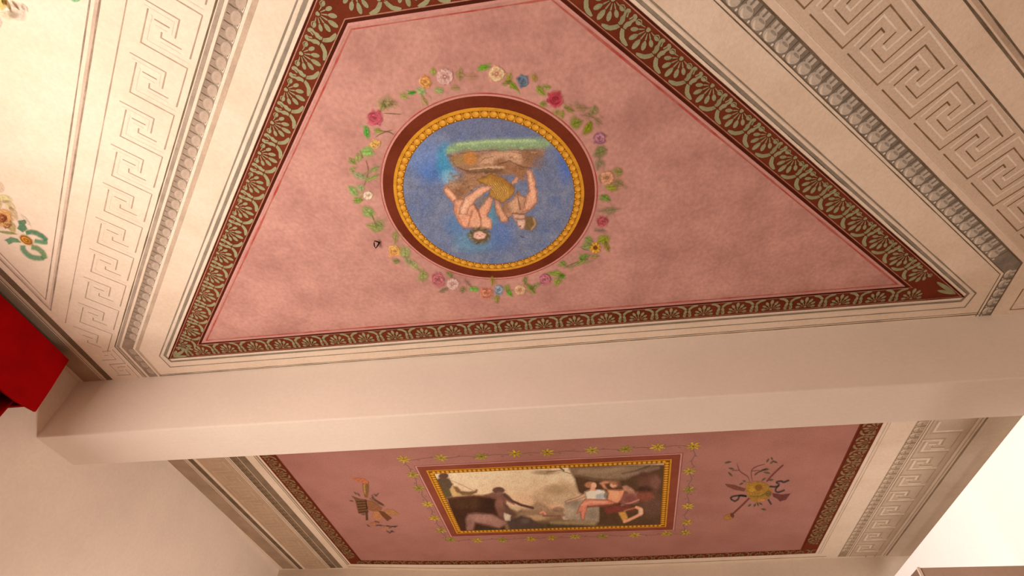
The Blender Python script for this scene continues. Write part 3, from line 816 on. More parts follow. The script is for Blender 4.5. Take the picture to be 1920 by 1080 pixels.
class Canvas:
    """a fresco painted stroke by stroke on a fine mesh lying on the ceiling"""
    def __init__(s, x0, x1, y0, y1, step, bg):
        s.xs = np.arange(x0, x1 + step / 2, step); s.ys = np.arange(y0, y1 + step / 2, step)
        s.X, s.Y = np.meshgrid(s.xs, s.ys)
        s.c = np.ones(s.X.shape + (3,)) * lin(bg); s.lab = np.zeros(s.X.shape, int)
        s.jx = (wnoise(s.X.shape, 6, 1) - .5) * 2.4 + (wnoise(s.X.shape, 2, 5) - .5) * 1.2
        s.jy = (wnoise(s.X.shape, 6, 2) - .5) * 2.4 + (wnoise(s.X.shape, 2, 6) - .5) * 1.2
        s.tex = wnoise(s.X.shape, 3, 3) * .5 + wnoise(s.X.shape, 1.3, 4) * .5

    def put(s, m_, rgb, lab=None):
        c = lin(rgb)
        s.c = s.c * (1 - m_[..., None]) + c * m_[..., None]
        if lab is not None: s.lab[m_ > 0.5] = lab

    def poly(s, P, rgb, soft=1.5, a=1.0, lab=None, rough=1.0, rim=None):
        P = np.array(P, float)
        X = s.X + s.jx * rough; Y = s.Y + s.jy * rough
        ins = np.zeros(X.shape, bool); d2 = np.full(X.shape, 1e9)
        n = len(P)
        for i in range(n):
            (ax_, ay), (bx, by) = P[i], P[(i + 1) % n]
            if ay != by:
                c = ((ay > Y) != (by > Y)) & (X < (bx - ax_) * (Y - ay) / (by - ay) + ax_)
                ins ^= c
            vx, vy = bx - ax_, by - ay; L2 = vx * vx + vy * vy + 1e-9
            t = np.clip(((X - ax_) * vx + (Y - ay) * vy) / L2, 0, 1)
            d2 = np.minimum(d2, (X - ax_ - t * vx) ** 2 + (Y - ay - t * vy) ** 2)
        sd = np.where(ins, 1, -1) * np.sqrt(d2)
        s.put(np.clip(sd / soft * .5 + .5, 0, 1) * a * (1 - .25 * s.tex * (a < 1)), rgb, lab)
        if rim:                                            # darker turning edge and contour, lighter body
            inn = np.clip(sd / soft * .5 + .5, 0, 1)
            s.put(inn * np.clip(1 - sd / rim[1], 0, 1) * rim[2], rim[0])
            s.put(np.clip(1 - np.abs(sd) / 1.1, 0, 1) * rim[2] * .8, [c * .62 for c in rim[0]])
            s.put(inn * np.clip(sd / rim[1] - 1.0, 0, 1) * .35, [min(255, c * 1.10) for c in rgb])

    def ell(s, cx, cy, rx, ry, rgb, soft=0.25, a=1.0, lab=None, rough=1.0):
        r = np.sqrt(((s.X + s.jx * rough - cx) / rx) ** 2 + ((s.Y + s.jy * rough - cy) / ry) ** 2)
        s.put(np.clip((1 - r) / soft + .5, 0, 1) * a * (1 - .3 * s.tex * (a < 1)), rgb, lab)

    def line(s, P, wd, rgb, a=1.0, soft=1.0, lab=None, rough=0.5):
        P = np.array(P, float); d2 = np.full(s.X.shape, 1e9)
        X = s.X + s.jx * rough; Y = s.Y + s.jy * rough
        for i in range(len(P) - 1):
            (ax_, ay), (bx, by) = P[i], P[i + 1]; vx, vy = bx - ax_, by - ay; L2 = vx * vx + vy * vy + 1e-9
            t = np.clip(((X - ax_) * vx + (Y - ay) * vy) / L2, 0, 1)
            d2 = np.minimum(d2, (X - ax_ - t * vx) ** 2 + (Y - ay - t * vy) ** 2)
        s.put(np.clip((wd / 2 - np.sqrt(d2)) / soft + .5, 0, 1) * a, rgb, lab)

    def build(s, names, inside, E, layer, parent, mat, grain=0.22):
        h, w_ = s.X.shape
        g = 1 + grain * ((wnoise((h, w_), 2.2, 31) - .5) + (wnoise((h, w_), 1.1, 32) - .5) + .6 * (wnoise((h, w_), 9, 33) - .5))
        col = np.clip(s.c * g[..., None] / E, 0.003, 0.93)
        d = np.stack([(s.X - 960) / FPX, (s.Y - 540) / FPX, np.ones_like(s.X)], -1) @ RW
        k = (ZC - CAMZ) / d[..., 2]
        wx, wy = d[..., 0] * k, d[..., 1] * k
        idx = np.arange(h * w_).reshape(h, w_)
        q = np.stack([idx[:-1, :-1], idx[:-1, 1:], idx[1:, 1:], idx[1:, :-1]], -1).reshape(-1, 4)
        ok = inside(wx, wy); okq = (ok[:-1, :-1] & ok[1:, 1:] & ok[:-1, 1:] & ok[1:, :-1]).ravel()
        lq = s.lab[:-1, :-1].ravel()
        V = np.stack([wx.ravel(), wy.ravel(), np.full(h * w_, ZC - layer * LAY)], -1)
        Cc = np.concatenate([col.reshape(-1, 3), np.ones((h * w_, 1))], 1)
        for k_, nm in enumerate(names):
            sel = q[okq & (lq == k_)]
            if not len(sel): continue
            u, inv = np.unique(sel, return_inverse=True)
            fc = inv.reshape(-1, 4)
            p = V[u]
            a0, a1, a2 = p[fc[0, 0]], p[fc[0, 1]], p[fc[0, 2]]
            if np.cross(a1 - a0, a2 - a0)[2] > 0: fc = fc[:, ::-1]
            me = bpy.data.meshes.new(nm)
            me.vertices.add(len(u)); me.vertices.foreach_set('co', p.ravel())
            me.loops.add(fc.size); me.loops.foreach_set('vertex_index', fc.ravel().astype(np.int32))
            me.polygons.add(len(fc)); me.polygons.foreach_set('loop_start', (np.arange(len(fc)) * 4).astype(np.int32))
            me.update(calc_edges=True)
            ca = me.color_attributes.new('Col', 'FLOAT_COLOR', 'POINT')
            ca.data.foreach_set('color', Cc[u].astype(np.float32).ravel())
            link(nm, me, mat, parent)


def fresco_mat():
    mt = bpy.data.materials.new('fresco'); mt.use_nodes = True
    N = mt.node_tree.nodes; L = mt.node_tree.links; b = N['Principled BSDF']
    b.inputs['Roughness'].default_value = 0.85; b.inputs['Specular IOR Level'].default_value = 0.05
    at = N.new('ShaderNodeAttribute'); at.attribute_name = 'Col'
    tc = N.new('ShaderNodeTexCoord'); n1 = N.new('ShaderNodeTexNoise'); n1.inputs['Scale'].default_value = 130; n1.inputs['Detail'].default_value = 4
    L.new(tc.outputs['Object'], n1.inputs['Vector'])
    r = N.new('ShaderNodeMapRange'); r.inputs[1].default_value = .3; r.inputs[2].default_value = .7; r.inputs[3].default_value = .86; r.inputs[4].default_value = 1.12
    L.new(n1.outputs['Fac'], r.inputs[0])
    mu = N.new('ShaderNodeMix'); mu.data_type = 'RGBA'; mu.blend_type = 'MULTIPLY'; mu.inputs['Factor'].default_value = 1
    L.new(at.outputs['Color'], mu.inputs['A']); L.new(r.outputs[0], mu.inputs['B']); L.new(mu.outputs['Result'], b.inputs['Base Color'])
    bp = N.new('ShaderNodeBump'); bp.inputs['Strength'].default_value = .3; bp.inputs['Distance'].default_value = .004
    L.new(n1.outputs['Fac'], bp.inputs['Height']); L.new(bp.outputs['Normal'], b.inputs['Normal'])
    return mt


frescom = fresco_mat()

# ---- round medallion
MC = (-0.467, 1.6427)
med = empty('round_medallion', (MC[0], MC[1], ZC), 'round blue painting of two seated figures in a gold and brown ring', 'painting')


def circle(r, n=128): return [(MC[0] + r * math.cos(2 * math.pi * i / n), MC[1] + r * math.sin(2 * math.pi * i / n)) for i in range(n)]


flat('brown_ring', ring_band(circle(0.587), circle(0.518)), 3, maroon, med)
flat('pale_ring', ring_band(circle(0.598), circle(0.587)), 3, paint('pale_pink_line', (0.66, 0.34, 0.31)), med)
flat('red_ring', ring_band(circle(0.6025), circle(0.5965)), 3.5, redl, med)
flat('gold_rim', ring_band(circle(0.529), circle(0.512)), 5, goldm, med)
flat('gold_ground', ring_band(circle(0.512), circle(0.474)), 4, goldd, med)
bead = [(ell(0, 0.021, 0.016, 0.019, math.pi / 2, 12), 0, 1), (ell(-0.004, 0.024, 0.008, 0.010, math.pi / 2, 8), 1, 2),
        ([(-0.022, 0.036), (-0.018, 0.012), (-0.024, 0.012), (-0.026, 0.036)], 0, 1), (ell(0.0224, 0.006, 0.005, 0.005, 0, 6), 1, 1)]
bme = unit_mesh('gold_bead', bead, (1, 0), (0, 1), [goldm, goldl])
NB = 70
for i in range(NB):
    a = 2 * math.pi * i / NB
    place('gold_bead', bme, MC[0] + 0.474 * math.cos(a), MC[1] + 0.474 * math.sin(a), 6, med, a - math.pi / 2)

cv = Canvas(748, 1092, 214, 503, 0.8, (108, 110, 130))
r_ = np.hypot(cv.X - 920, cv.Y - 360)
nz = wnoise(cv.X.shape, 26, 8); nz2 = wnoise(cv.X.shape, 11, 9)
cv.put(np.clip(nz * 1.6 - .5, 0, 1) * .7, (128, 124, 136)); cv.put(np.clip(nz2 * 1.8 - .9, 0, 1) * .5, (84, 100, 142)); cv.put(np.clip(wnoise(cv.X.shape, 4, 14) * 2 - 1.2, 0, 1) * .35, (140, 138, 150)); cv.put(np.clip(wnoise(cv.X.shape, 5, 15) * 2 - 1.2, 0, 1) * .35, (88, 88, 105))
cv.ell(930, 235, 150, 22, (106, 102, 122), .8, .6)
cv.ell(812, 312, 34, 30, (66, 106, 165), .8, .75); cv.ell(790, 280, 40, 30, (122, 132, 165), .9, .6)
cv.ell(835, 300, 16, 30, (66, 140, 160), .8, .8); cv.ell(843, 332, 16, 12, (150, 185, 190), .8, .6)
cv.ell(1062, 300, 18, 40, (70, 100, 170), .8, .7); cv.ell(1030, 320, 22, 44, (112, 112, 130), .8, .7); cv.ell(800, 440, 40, 36, (112, 113, 132), .9, .6)
cv.ell(860, 420, 24, 20, (70, 122, 165), .9, .5); cv.ell(888, 454, 36, 18, (96, 150, 168), .8, .5); cv.ell(935, 440, 24, 26, (78, 108, 165), .9, .5); cv.ell(918, 400, 14, 24, (80, 140, 150), .9, .6)


def c7(P): return [(800 + a / 7.385, 220 + b / 7.385) for a, b in P]
def c6(P): return [(810 + a / 6.545, 310 + b / 6.545) for a, b in P]


cv.poly(c7([(265, 460), (380, 360), (600, 328), (980, 298), (1690, 288), (1715, 390), (1600, 445), (980, 445), (500, 465), (330, 510), (265, 500)]), (146, 160, 104), 5, .92, 1)
cv.line(c7([(420, 375), (900, 330), (1500, 325)]), 5, (180, 190, 130), .6, 4); cv.line(c7([(300, 460), (600, 420), (1500, 410)]), 4, (120, 140, 90), .6, 3)
cv.poly(c7([(300, 520), (500, 462), (1000, 442), (1640, 440), (1600, 560), (1480, 690), (1390, 730), (1350, 860), (1290, 860), (1200, 790), (1000, 820), (600, 820), (480, 780), (400, 690), (390, 640), (330, 600)]), (156, 108, 80), 6, 1, 1)
cv.ell(*c7([(600, 560)])[0], 14, 13, (190, 118, 50), .5, .9); cv.ell(*c7([(420, 600)])[0], 12, 12, (150, 115, 65), .6, .8)
cv.poly(c7([(720, 640), (760, 540), (950, 480), (1250, 460), (1330, 540), (1320, 660), (1150, 600), (1050, 560), (940, 590), (900, 690)]), (204, 150, 115), 4, .9)
cv.poly(c7([(930, 600), (1050, 560), (1140, 620), (1050, 680), (900, 690)]), (150, 98, 66), 3, .8)
cv.ell(*c7([(1470, 560)])[0], 20, 16, (135, 90, 60), .6, .8); cv.ell(*c7([(1560, 640)])[0], 14, 14, (110, 100, 105), .7, .6)
cv.line(c7([(600, 725), (900, 690), (1060, 690)]), 4, (215, 170, 130), .8, 3)
cv.poly(c7([(540, 745), (760, 715), (1050, 710), (1100, 760), (960, 800), (640, 830), (560, 800)]), (104, 70, 44), 4, .95)
cv.poly(c7([(1080, 640), (1330, 660), (1380, 720), (1340, 860), (1290, 850), (1200, 780), (1100, 760)]), (150, 98, 64), 3, .9)
rr = np.random.default_rng(5)
cv.line(c7([(1010, 640), (1140, 600), (1330, 690), (1450, 700)]), 2.2, (96, 62, 40), .7, 1.5); cv.line(c7([(480, 500), (620, 470), (1000, 455), (1500, 448)]), 1.8, (112, 84, 52), .65, 1.5); cv.line(c7([(440, 690), (540, 740), (700, 720), (900, 705)]), 2, (84, 54, 34), .7, 1.5); cv.line(c7([(720, 640), (800, 560), (930, 540)]), 1.8, (128, 84, 58), .6, 1.5); cv.line(c7([(330, 560), (380, 640), (430, 700)]), 2, (118, 92, 60), .6, 1.5); cv.line(c7([(1180, 480), (1320, 500), (1350, 580)]), 1.8, (128, 84, 56), .6, 1.5)
for i in range(46):
    q = c7([(320 + 1250 * rr.random(), 330 + 480 * rr.random())])[0]
    if q[1] < 282: colr = [(138, 158, 92), (170, 182, 122), (120, 140, 96), (150, 160, 130)][i % 4]
    else: colr = [(128, 84, 56), (176, 124, 88), (110, 74, 48), (196, 142, 106), (150, 100, 60)][i % 5]
    cv.ell(q[0], q[1], 3 + 6 * rr.random(), 1.2 + 2.0 * rr.random(), colr, .5, .6)
for i in range(26):
    q = c6([(190 + 380 * rr.random(), 120 + 260 * rr.random())])[0]
    cv.ell(q[0], q[1], 2 + 3 * rr.random(), 1.5 + 2 * rr.random(), [(128, 92, 70), (182, 132, 100), (112, 80, 58)][i % 3], .9, .0)
# left figure, upside down in the photograph
cv.poly(c6([(290, 190), (450, 90), (700, 110), (620, 240), (520, 280), (370, 420), (300, 460), (170, 330), (140, 270), (200, 210)]), (160, 110, 78), 2.5, 1, 2)
cv.ell(*c6([(330, 160)])[0], 14, 10, (125, 98, 80), .8, .7); cv.ell(*c6([(330, 330)])[0], 12, 9, (128, 84, 58), .8, .8); cv.ell(*c6([(260, 230)])[0], 10, 8, (180, 140, 110), .8, .5)
for i in range(34):
    q = c6([(200 + 360 * rr.random(), 130 + 260 * rr.random())])[0]
    if (q[0] - 850) + (q[1] - 350) * .4 < 40: cv.ell(q[0], q[1], 1.5 + 3 * rr.random(), 1 + 1.6 * rr.random(), [(126, 90, 68), (184, 136, 104), (108, 76, 56)][i % 3], .5, .6)
cv.poly(c6([(135, 300), (185, 255), (260, 330), (320, 430), (250, 445), (165, 360)]), (222, 148, 112), 2, 1, 2, rim=((132, 80, 54), 4.5, .62))
cv.line(c6([(170, 300), (230, 350), (290, 420)]), 4, (242, 176, 134), .7, 3)
cv.poly(c6([(540, 180), (720, 105), (900, 165), (1015, 270), (1000, 350), (880, 465), (800, 430), (690, 370), (735, 265), (600, 215)]), (176, 122, 56), 2, 1, 3, rim=((112, 70, 26), 4.5, .62))
for i in range(16):
    a = i / 16
    cv.line(c6([(680 + 180 * a, 230 - 60 * a), (760 + 170 * a, 330 - 40 * a), (800 + 140 * a, 420 - 50 * a)]), 1.6, ((205, 155, 82) if i % 2 else (132, 82, 30)), .65, 1.2)
cv.poly(c6([(720, 120), (900, 170), (1000, 270), (960, 300), (850, 230), (700, 180)]), (148, 92, 40), 4, .7)
cv.poly(c6([(270, 430), (360, 405), (520, 480), (570, 545), (640, 440), (690, 375), (750, 410), (715, 520), (680, 620), (735, 700), (725, 775), (620, 790), (480, 775), (400, 775), (320, 700), (262, 560)]), (214, 144, 110), 2, 1, 2, rim=((132, 80, 54), 4.5, .62))
cv.poly(c6([(525, 445), (620, 375), (690, 385), (640, 470), (590, 530)]), (128, 108, 92), 2, .9)
cv.poly(c6([(755, 262), (690, 238), (590, 262), (400, 400), (340, 520), (330, 590), (420, 600), (480, 490), (560, 405), (720, 292)]), (224, 156, 120), 2, 1, 2, rim=((132, 80, 54), 4.5, .62))
cv.line(c6([(420, 440), (390, 520), (380, 580)]), 6, (232, 176, 142), .7, 4)
cv.line(c6([(515, 470), (560, 545), (598, 640), (600, 740)]), 3.4, (138, 82, 54), .85, 2); cv.line(c6([(495, 560), (465, 660), (450, 740)]), 3, (158, 96, 64), .75, 2.5)
cv.line(c6([(290, 480), (300, 600), (360, 700)]), 4, (178, 112, 84), .6, 3); cv.line(c6([(420, 610), (480, 620)]), 3, (180, 110, 80), .6, 3)
cv.ell(*c6([(665, 700)])[0], 9, 9, (232, 164, 128), .7, .6); cv.ell(*c6([(540, 700)])[0], 9, 9, (228, 164, 128), .8, .6)
cv.ell(*c6([(588, 862)])[0], 20, 16, (104, 82, 54), .5, 1, 2, 1.5); cv.ell(*c6([(470, 850)])[0], 7, 6, (98, 92, 66), .8, .7)
cv.ell(*c6([(585, 858)])[0], 11, 7.5, (226, 166, 140), .4, 1); cv.ell(*c6([(592, 866)])[0], 2.2, 1.4, (105, 45, 40), .6, .9); cv.line(c6([(540, 846), (565, 842)]), 1.4, (120, 70, 60), .7); cv.line(c6([(610, 846), (630, 850)]), 1.4, (120, 70, 60), .7)
for i in range(18):
    a = i / 18 * 2 * math.pi
    p = (588 + 108 * math.cos(a), 862 + 84 * math.sin(a))
    cv.line(c6([p, (p[0] + 24 * math.cos(a + .8), p[1] + 22 * math.sin(a + .8))]), 1.8, random.choice([(70, 58, 40), (150, 125, 90), (92, 88, 62)]), .8)
# right figure
cv.poly(c6([(765, 420), (830, 445), (885, 560), (935, 640), (925, 690), (860, 695), (800, 610), (768, 500)]), (206, 142, 108), 2, 1, 3, rim=((132, 80, 54), 4.5, .62))
cv.poly(c6([(885, 480), (1000, 405), (1045, 310), (1085, 360), (1150, 395), (1190, 440), (1260, 510), (1150, 590), (1000, 600), (930, 645), (875, 560)]), (192, 136, 102), 2, 1, 3, rim=((132, 80, 54), 4.5, .62))
cv.ell(*c6([(930, 525)])[0], 11, 11, (142, 96, 66), .6, .85); cv.ell(*c6([(1010, 500)])[0], 9, 12, (205, 152, 118), .7, .7); cv.ell(*c6([(1110, 480)])[0], 8, 12, (168, 116, 84), .8, .7)
cv.line(c6([(1045, 320), (1060, 430), (1085, 540)]), 2.4, (120, 74, 50), .8, 2)
cv.poly(c6([(1150, 40), (1235, 80), (1265, 200), (1292, 330), (1285, 450), (1215, 540), (1110, 570), (1150, 400), (1195, 300), (1165, 180)]), (218, 150, 116), 2, 1, 3, rim=((132, 80, 54), 4.5, .62))
cv.line(c6([(1200, 120), (1230, 260), (1245, 380)]), 4, (234, 172, 136), .6, 3); cv.line(c6([(1170, 200), (1200, 320)]), 2, (160, 100, 70), .6, 2)
cv.poly(c6([(1000, 180), (1030, 130), (1070, 150), (1050, 215), (990, 240), (970, 215)]), (214, 152, 122), 1.5, 1, 3, rim=((132, 80, 54), 4.5, .62))
cv.poly(c6([(985, 590), (1135, 600), (1135, 660), (1005, 655)]), (214, 156, 126), 1.5, 1, 3, rim=((132, 80, 54), 4.5, .62)); cv.line(c6([(990, 588), (1130, 600)]), 2, (120, 76, 56), .8, 1.5); cv.line(c6([(1010, 655), (1120, 660)]), 1.8, (130, 84, 64), .7, 1.2)
cv.ell(*c6([(1200, 710)])[0], 12.5, 14, (122, 90, 56), .35, 1, 3); cv.poly(c6([(1015, 655), (1145, 665), (1135, 760), (1105, 795), (1055, 745)]), (226, 172, 146), 1.5, 1, 3, rim=((132, 80, 54), 4.5, .62))
cv.ell(*c6([(1082, 745)])[0], 1.8, 1.4, (90, 60, 60), .6, .9); cv.line(c6([(1245, 650), (1265, 720), (1225, 780)]), 3, (186, 142, 100), .8, 2.5); cv.line(c6([(940, 640), (940, 690)]), 2, (120, 80, 60), .7); cv.line(c6([(1080, 860), (1130, 885)]), 2, (60, 75, 110), .8)
cv.build(['painted_sky', 'rocky_ledge', 'seated_figure', 'leaning_figure'], lambda x, y: np.hypot(x - MC[0], y - MC[1]) < 0.486, E_NEAR, 3.5, med, frescom, 0.30)

# ---- rectangular picture beyond the beam
pic = empty('rectangular_picture', (-0.45, 5.14, ZC), 'rectangular painting of resting figures before a cave in a gold beaded frame', 'painting')
PX0, PX1, PY0, PY1 = -1.500, 0.588, 4.552, 5.748


def rect(d): return [(PX0 - d, PY0 - d), (PX1 + d, PY0 - d), (PX1 + d, PY1 + d), (PX0 - d, PY1 + d)]


flat('brown_frame', ring_band(rect(0.135), rect(0.060)), 3, paint('frame_brown', (0.30, 0.085, 0.05), scale=5, var=0.08), pic)
flat('pale_line', ribbon(rect(0.143), 0.012, True), 3, paint('pale_far_line', (0.66, 0.37, 0.36), scale=5, var=0.05), pic)
flat('red_line', ribbon(rect(0.154), 0.006, True), 3, paint('far_red_line', (0.36, 0.11, 0.09), scale=5, var=0.05), pic)
flat('gold_rim', ribbon(rect(0.058), 0.014, True), 5, goldm, pic)
flat('gold_ground', ring_band(rect(0.052), rect(0.0)), 4, goldd, pic)
bd = unit_mesh('gold_bead', [(ell(0, 0.026, 0.021, 0.017, math.pi / 2, 10), 0, 1), (ell(0.002, 0.028, 0.011, 0.008, math.pi / 2, 8), 1, 2)], (1, 0), (0, 1), [goldm, goldl])
cor4 = rect(0.0)
for e in range(4):
    a = np.array(cor4[e]); b = np.array(cor4[(e + 1) % 4]); d = b - a; Ln = np.linalg.norm(d); d /= Ln
    k = int(Ln / 0.042); rz = math.atan2(d[1], d[0]) + math.pi
    for i in range(k + 1):
        p = a + d * Ln * i / k
        place('gold_bead', bd, p[0], p[1], 6, pic, rz)


def a7(P): return [(800 + a / 7.7125, 860 + b / 7.7125) for a, b in P]
def a5(P): return [(920 + a / 5.686, 830 + b / 5.686) for a, b in P]
def a9(P): return [(1040 + a / 9, 870 + b / 9) for a, b in P]


cv = Canvas(806, 1256, 862, 1002, 0.75, (206, 165, 126))
cv.jx *= 0.45; cv.jy *= 0.35
t = np.clip((cv.Y - 895) / 50, 0, 1); cv.put(t * .85, (204, 146, 106)); cv.put(np.clip((930 - cv.X) / 150, 0, 1) * .35 * (1 - t), (190, 160, 120))
cv.put(np.clip(wnoise(cv.X.shape, 30, 41) * 1.5 - .5, 0, 1) * .4, (190, 150, 112))
# ground
cv.poly([(806, 975), (960, 952), (1060, 962), (1256, 972), (1256, 1002), (806, 1002)], (118, 86, 56), 4, 1, 1)
cv.poly(a5([(430, 580), (600, 470), (780, 415), (910, 440), (940, 530), (860, 640), (600, 660), (480, 620)]), (166, 128, 92), 6, .9, 1)
cv.ell(*a5([(700, 500)])[0], 22, 9, (146, 108, 72), .8, .7); cv.ell(*a5([(800, 600)])[0], 22, 9, (186, 148, 112), .8, .6); cv.ell(*a5([(560, 580)])[0], 20, 6, (182, 140, 104), .8, .7)
cv.poly(a5([(370, 730), (450, 650), (500, 620), (560, 650), (640, 700), (790, 720), (780, 780), (560, 810), (280, 770)]), (140, 102, 74), 3, .95, 1)
cv.ell(*a5([(720, 710)])[0], 12, 5, (100, 70, 50), .7, .7); cv.ell(*a5([(480, 800)])[0], 22, 5, (190, 140, 100), .7, .7); cv.ell(*a5([(800, 800)])[0], 6, 4, (205, 165, 140), .7, .8)
cv.line(a5([(530, 745), (560, 735), (580, 755)]), 4, (208, 120, 96), .9, 2); cv.line(a5([(560, 780), (650, 780), (740, 780)]), 3, (120, 66, 50), .8, 2)
cv.poly(a5([(480, 850), (700, 845), (1250, 890), (1250, 930), (500, 935)]), (58, 42, 26), 4, .9, 1); cv.line(a5([(650, 850), (1100, 860)]), 6, (150, 116, 78), .7, 4)
cv.ell(*a5([(580, 315)])[0], 22, 4.5, (122, 90, 58), .8, .85); cv.line(a5([(600, 310), (740, 295), (850, 330)]), 1.6, (100, 74, 48), .8); cv.line(a5([(740, 265), (780, 295)]), 3, (70, 48, 32), .9)
# boat and boatmen on the left
cv.poly(a7([(285, 560), (400, 540), (700, 522), (900, 532), (1040, 558), (1080, 800), (1120, 900), (1150, 1090), (480, 1090), (330, 700)]), (62, 34, 21), 2.5, 1, 2)
cv.ell(*a7([(620, 640)])[0], 40, 10, (76, 46, 26), .8, .6); cv.ell(*a7([(880, 660)])[0], 16, 14, (44, 24, 18), .8, .7); cv.line(a7([(290, 575), (700, 540), (1040, 570)]), 2.5, (96, 52, 34), .8, 2)
cv.poly(a7([(130, 310), (180, 270), (330, 280), (385, 370), (345, 440), (375, 545), (270, 570)]), (84, 60, 40), 2, 1, 2); cv.ell(*a7([(245, 250)])[0], 9.5, 5.5, (88, 54, 40), .35, 1, 2); cv.ell(*a7([(300, 500)])[0], 6, 6, (84, 72, 40), .7, .7)
cv.poly(a7([(335, 450), (375, 390), (430, 398), (480, 450), (470, 510), (520, 530), (380, 545)]), (180, 130, 76), 2, .95); cv.poly(a7([(380, 395), (440, 400), (500, 465), (600, 472), (700, 462), (715, 438), (738, 450), (730, 490), (640, 530), (520, 528), (430, 480)]), (112, 76, 44), 1.6, 1, 2)
cv.line(a7([(375, 320), (540, 395), (690, 465)]), 1.0, (120, 84, 60), .8)
cv.poly(a7([(830, 525), (950, 490), (1130, 495), (1200, 540), (1270, 660), (1150, 610), (1130, 700), (1115, 870), (1040, 830), (985, 690), (1000, 585)]), (106, 64, 50), 2, 1, 2, rim=((96, 54, 38), 2.6, .5))
cv.ell(*a7([(1040, 455)])[0], 12, 6, (92, 58, 44), .35, 1, 2); cv.ell(*a7([(1055, 500)])[0], 6, 3.5, (120, 78, 62), .6, .8); cv.ell(*a7([(1060, 650)])[0], 8, 10, (128, 78, 62), .7, .7)
cv.line(a5([(150, 560), (230, 620), (330, 665), (450, 695)]), 5, (84, 52, 40), 1, 2, 2); cv.poly(a5([(140, 640), (180, 660), (230, 720), (285, 770), (230, 810), (150, 740)]), (92, 58, 44), 2, 1, 2)
cv.poly(a7([(565, 870), (600, 800), (720, 785), (950, 808), (1100, 880), (1180, 930), (1050, 1010), (900, 965), (700, 925), (675, 1045), (580, 1045)]), (134, 88, 72), 2.5, 1, 2, rim=((96, 54, 38), 2.6, .5))
cv.ell(*a7([(850, 860)])[0], 20, 6, (156, 106, 86), .8, .6); cv.ell(*a7([(620, 950)])[0], 6, 12, (112, 72, 58), .8, .6); cv.ell(*a7([(900, 1030)])[0], 30, 4, (52, 44, 26), .8, .8)
cv.poly(a5([(170, 820), (330, 775), (430, 800), (530, 880), (500, 935), (200, 935)]), (74, 52, 41), 2.5, 1, 2); cv.ell(*a5([(370, 835)])[0], 8, 5, (108, 80, 66), .8, .6); cv.poly(a5([(140, 750), (215, 775), (205, 830), (150, 825)]), (188, 154, 126), 1.5, 1); cv.poly(a5([(175, 625), (240, 660), (330, 700), (290, 730), (220, 700)]), (186, 146, 112), 2, .9)
# cave and group on the right
cv.poly(a9([(225, 20), (1880, 0), (1880, 1090), (720, 1040), (730, 700), (400, 480), (330, 250)]), (78, 50, 31), 3, 1, 3)
cv.poly(a9([(235, 55), (900, 40), (1300, 30), (1700, 10), (1420, 130), (1200, 250), (900, 275), (650, 255), (420, 190), (320, 190)]), (124, 92, 66), 4, 1, 3)
cv.line(a9([(420, 120), (800, 130), (1150, 70)]), 7, (146, 110, 82), .6, 5); cv.line(a9([(1150, 160), (1350, 120), (1600, 30)]), 3, (64, 42, 28), .8, 3); cv.line(a9([(350, 200), (700, 255), (1000, 270)]), 3, (92, 64, 42), .8, 3)
cv.line(a9([(1180, 180), (1500, 130), (1740, 60)]), 6, (132, 96, 78), .6, 5); cv.ell(*a9([(1600, 330)])[0], 22, 18, (98, 58, 44), .7, .9); cv.ell(*a9([(1700, 300)])[0], 9, 12, (122, 76, 60), .7, .7); cv.ell(*a9([(1500, 180)])[0], 9, 6, (80, 44, 32), .7, .8); cv.ell(*a9([(1640, 700)])[0], 22, 22, (100, 64, 48), .7, .8); cv.ell(*a9([(1520, 430)])[0], 14, 7, (52, 30, 20), .7, .8)
cv.poly(a9([(170, 650), (420, 590), (740, 620), (740, 970), (430, 960), (180, 920)]), (150, 120, 94), 3, 1, 3); cv.ell(*a9([(300, 660)])[0], 14, 8, (118, 92, 74), .8, .8); cv.ell(*a9([(620, 850)])[0], 12, 10, (122, 96, 76), .8, .7); cv.ell(*a9([(250, 800)])[0], 8, 12, (172, 140, 112), .8, .6)
cv.poly(a9([(520, 470), (545, 540), (400, 595), (200, 655), (170, 630), (400, 550)]), (196, 142, 108), 1.5, 1, 3, rim=((96, 54, 38), 2.6, .5))
cv.poly(a9([(505, 470), (620, 430), (830, 440), (890, 500), (870, 610), (540, 610)]), (206, 172, 138), 2, 1, 3, rim=((96, 54, 38), 2.6, .5)); cv.ell(*a9([(770, 540)])[0], 9, 7, (138, 130, 128), .6, .9); cv.ell(*a9([(860, 530)])[0], 4, 6, (70, 50, 36), .6, .8); cv.ell(*a9([(740, 470)])[0], 5, 4, (225, 195, 170), .6, .8)
cv.ell(*a9([(600, 350)])[0], 10, 6, (158, 98, 64), .4, 1, 3); cv.ell(*a9([(660, 360)])[0], 5, 5.5, (212, 140, 104), .4, 1, 3); cv.poly(a9([(610, 380), (680, 390), (690, 445), (600, 440)]), (206, 128, 92), 1.2, 1, 3)
cv.poly(a9([(750, 315), (830, 280), (1000, 275), (980, 310), (850, 340), (900, 435), (830, 415)]), (176, 110, 76), 1.4, 1, 3, rim=((96, 54, 38), 2.6, .5))
cv.poly(a9([(885, 430), (1050, 440), (1190, 430), (1130, 600), (1050, 665), (880, 650), (905, 500)]), (208, 124, 84), 2, 1, 3, rim=((96, 54, 38), 2.6, .5)); cv.ell(*a9([(1000, 520)])[0], 9, 7, (222, 142, 100), .8, .6)
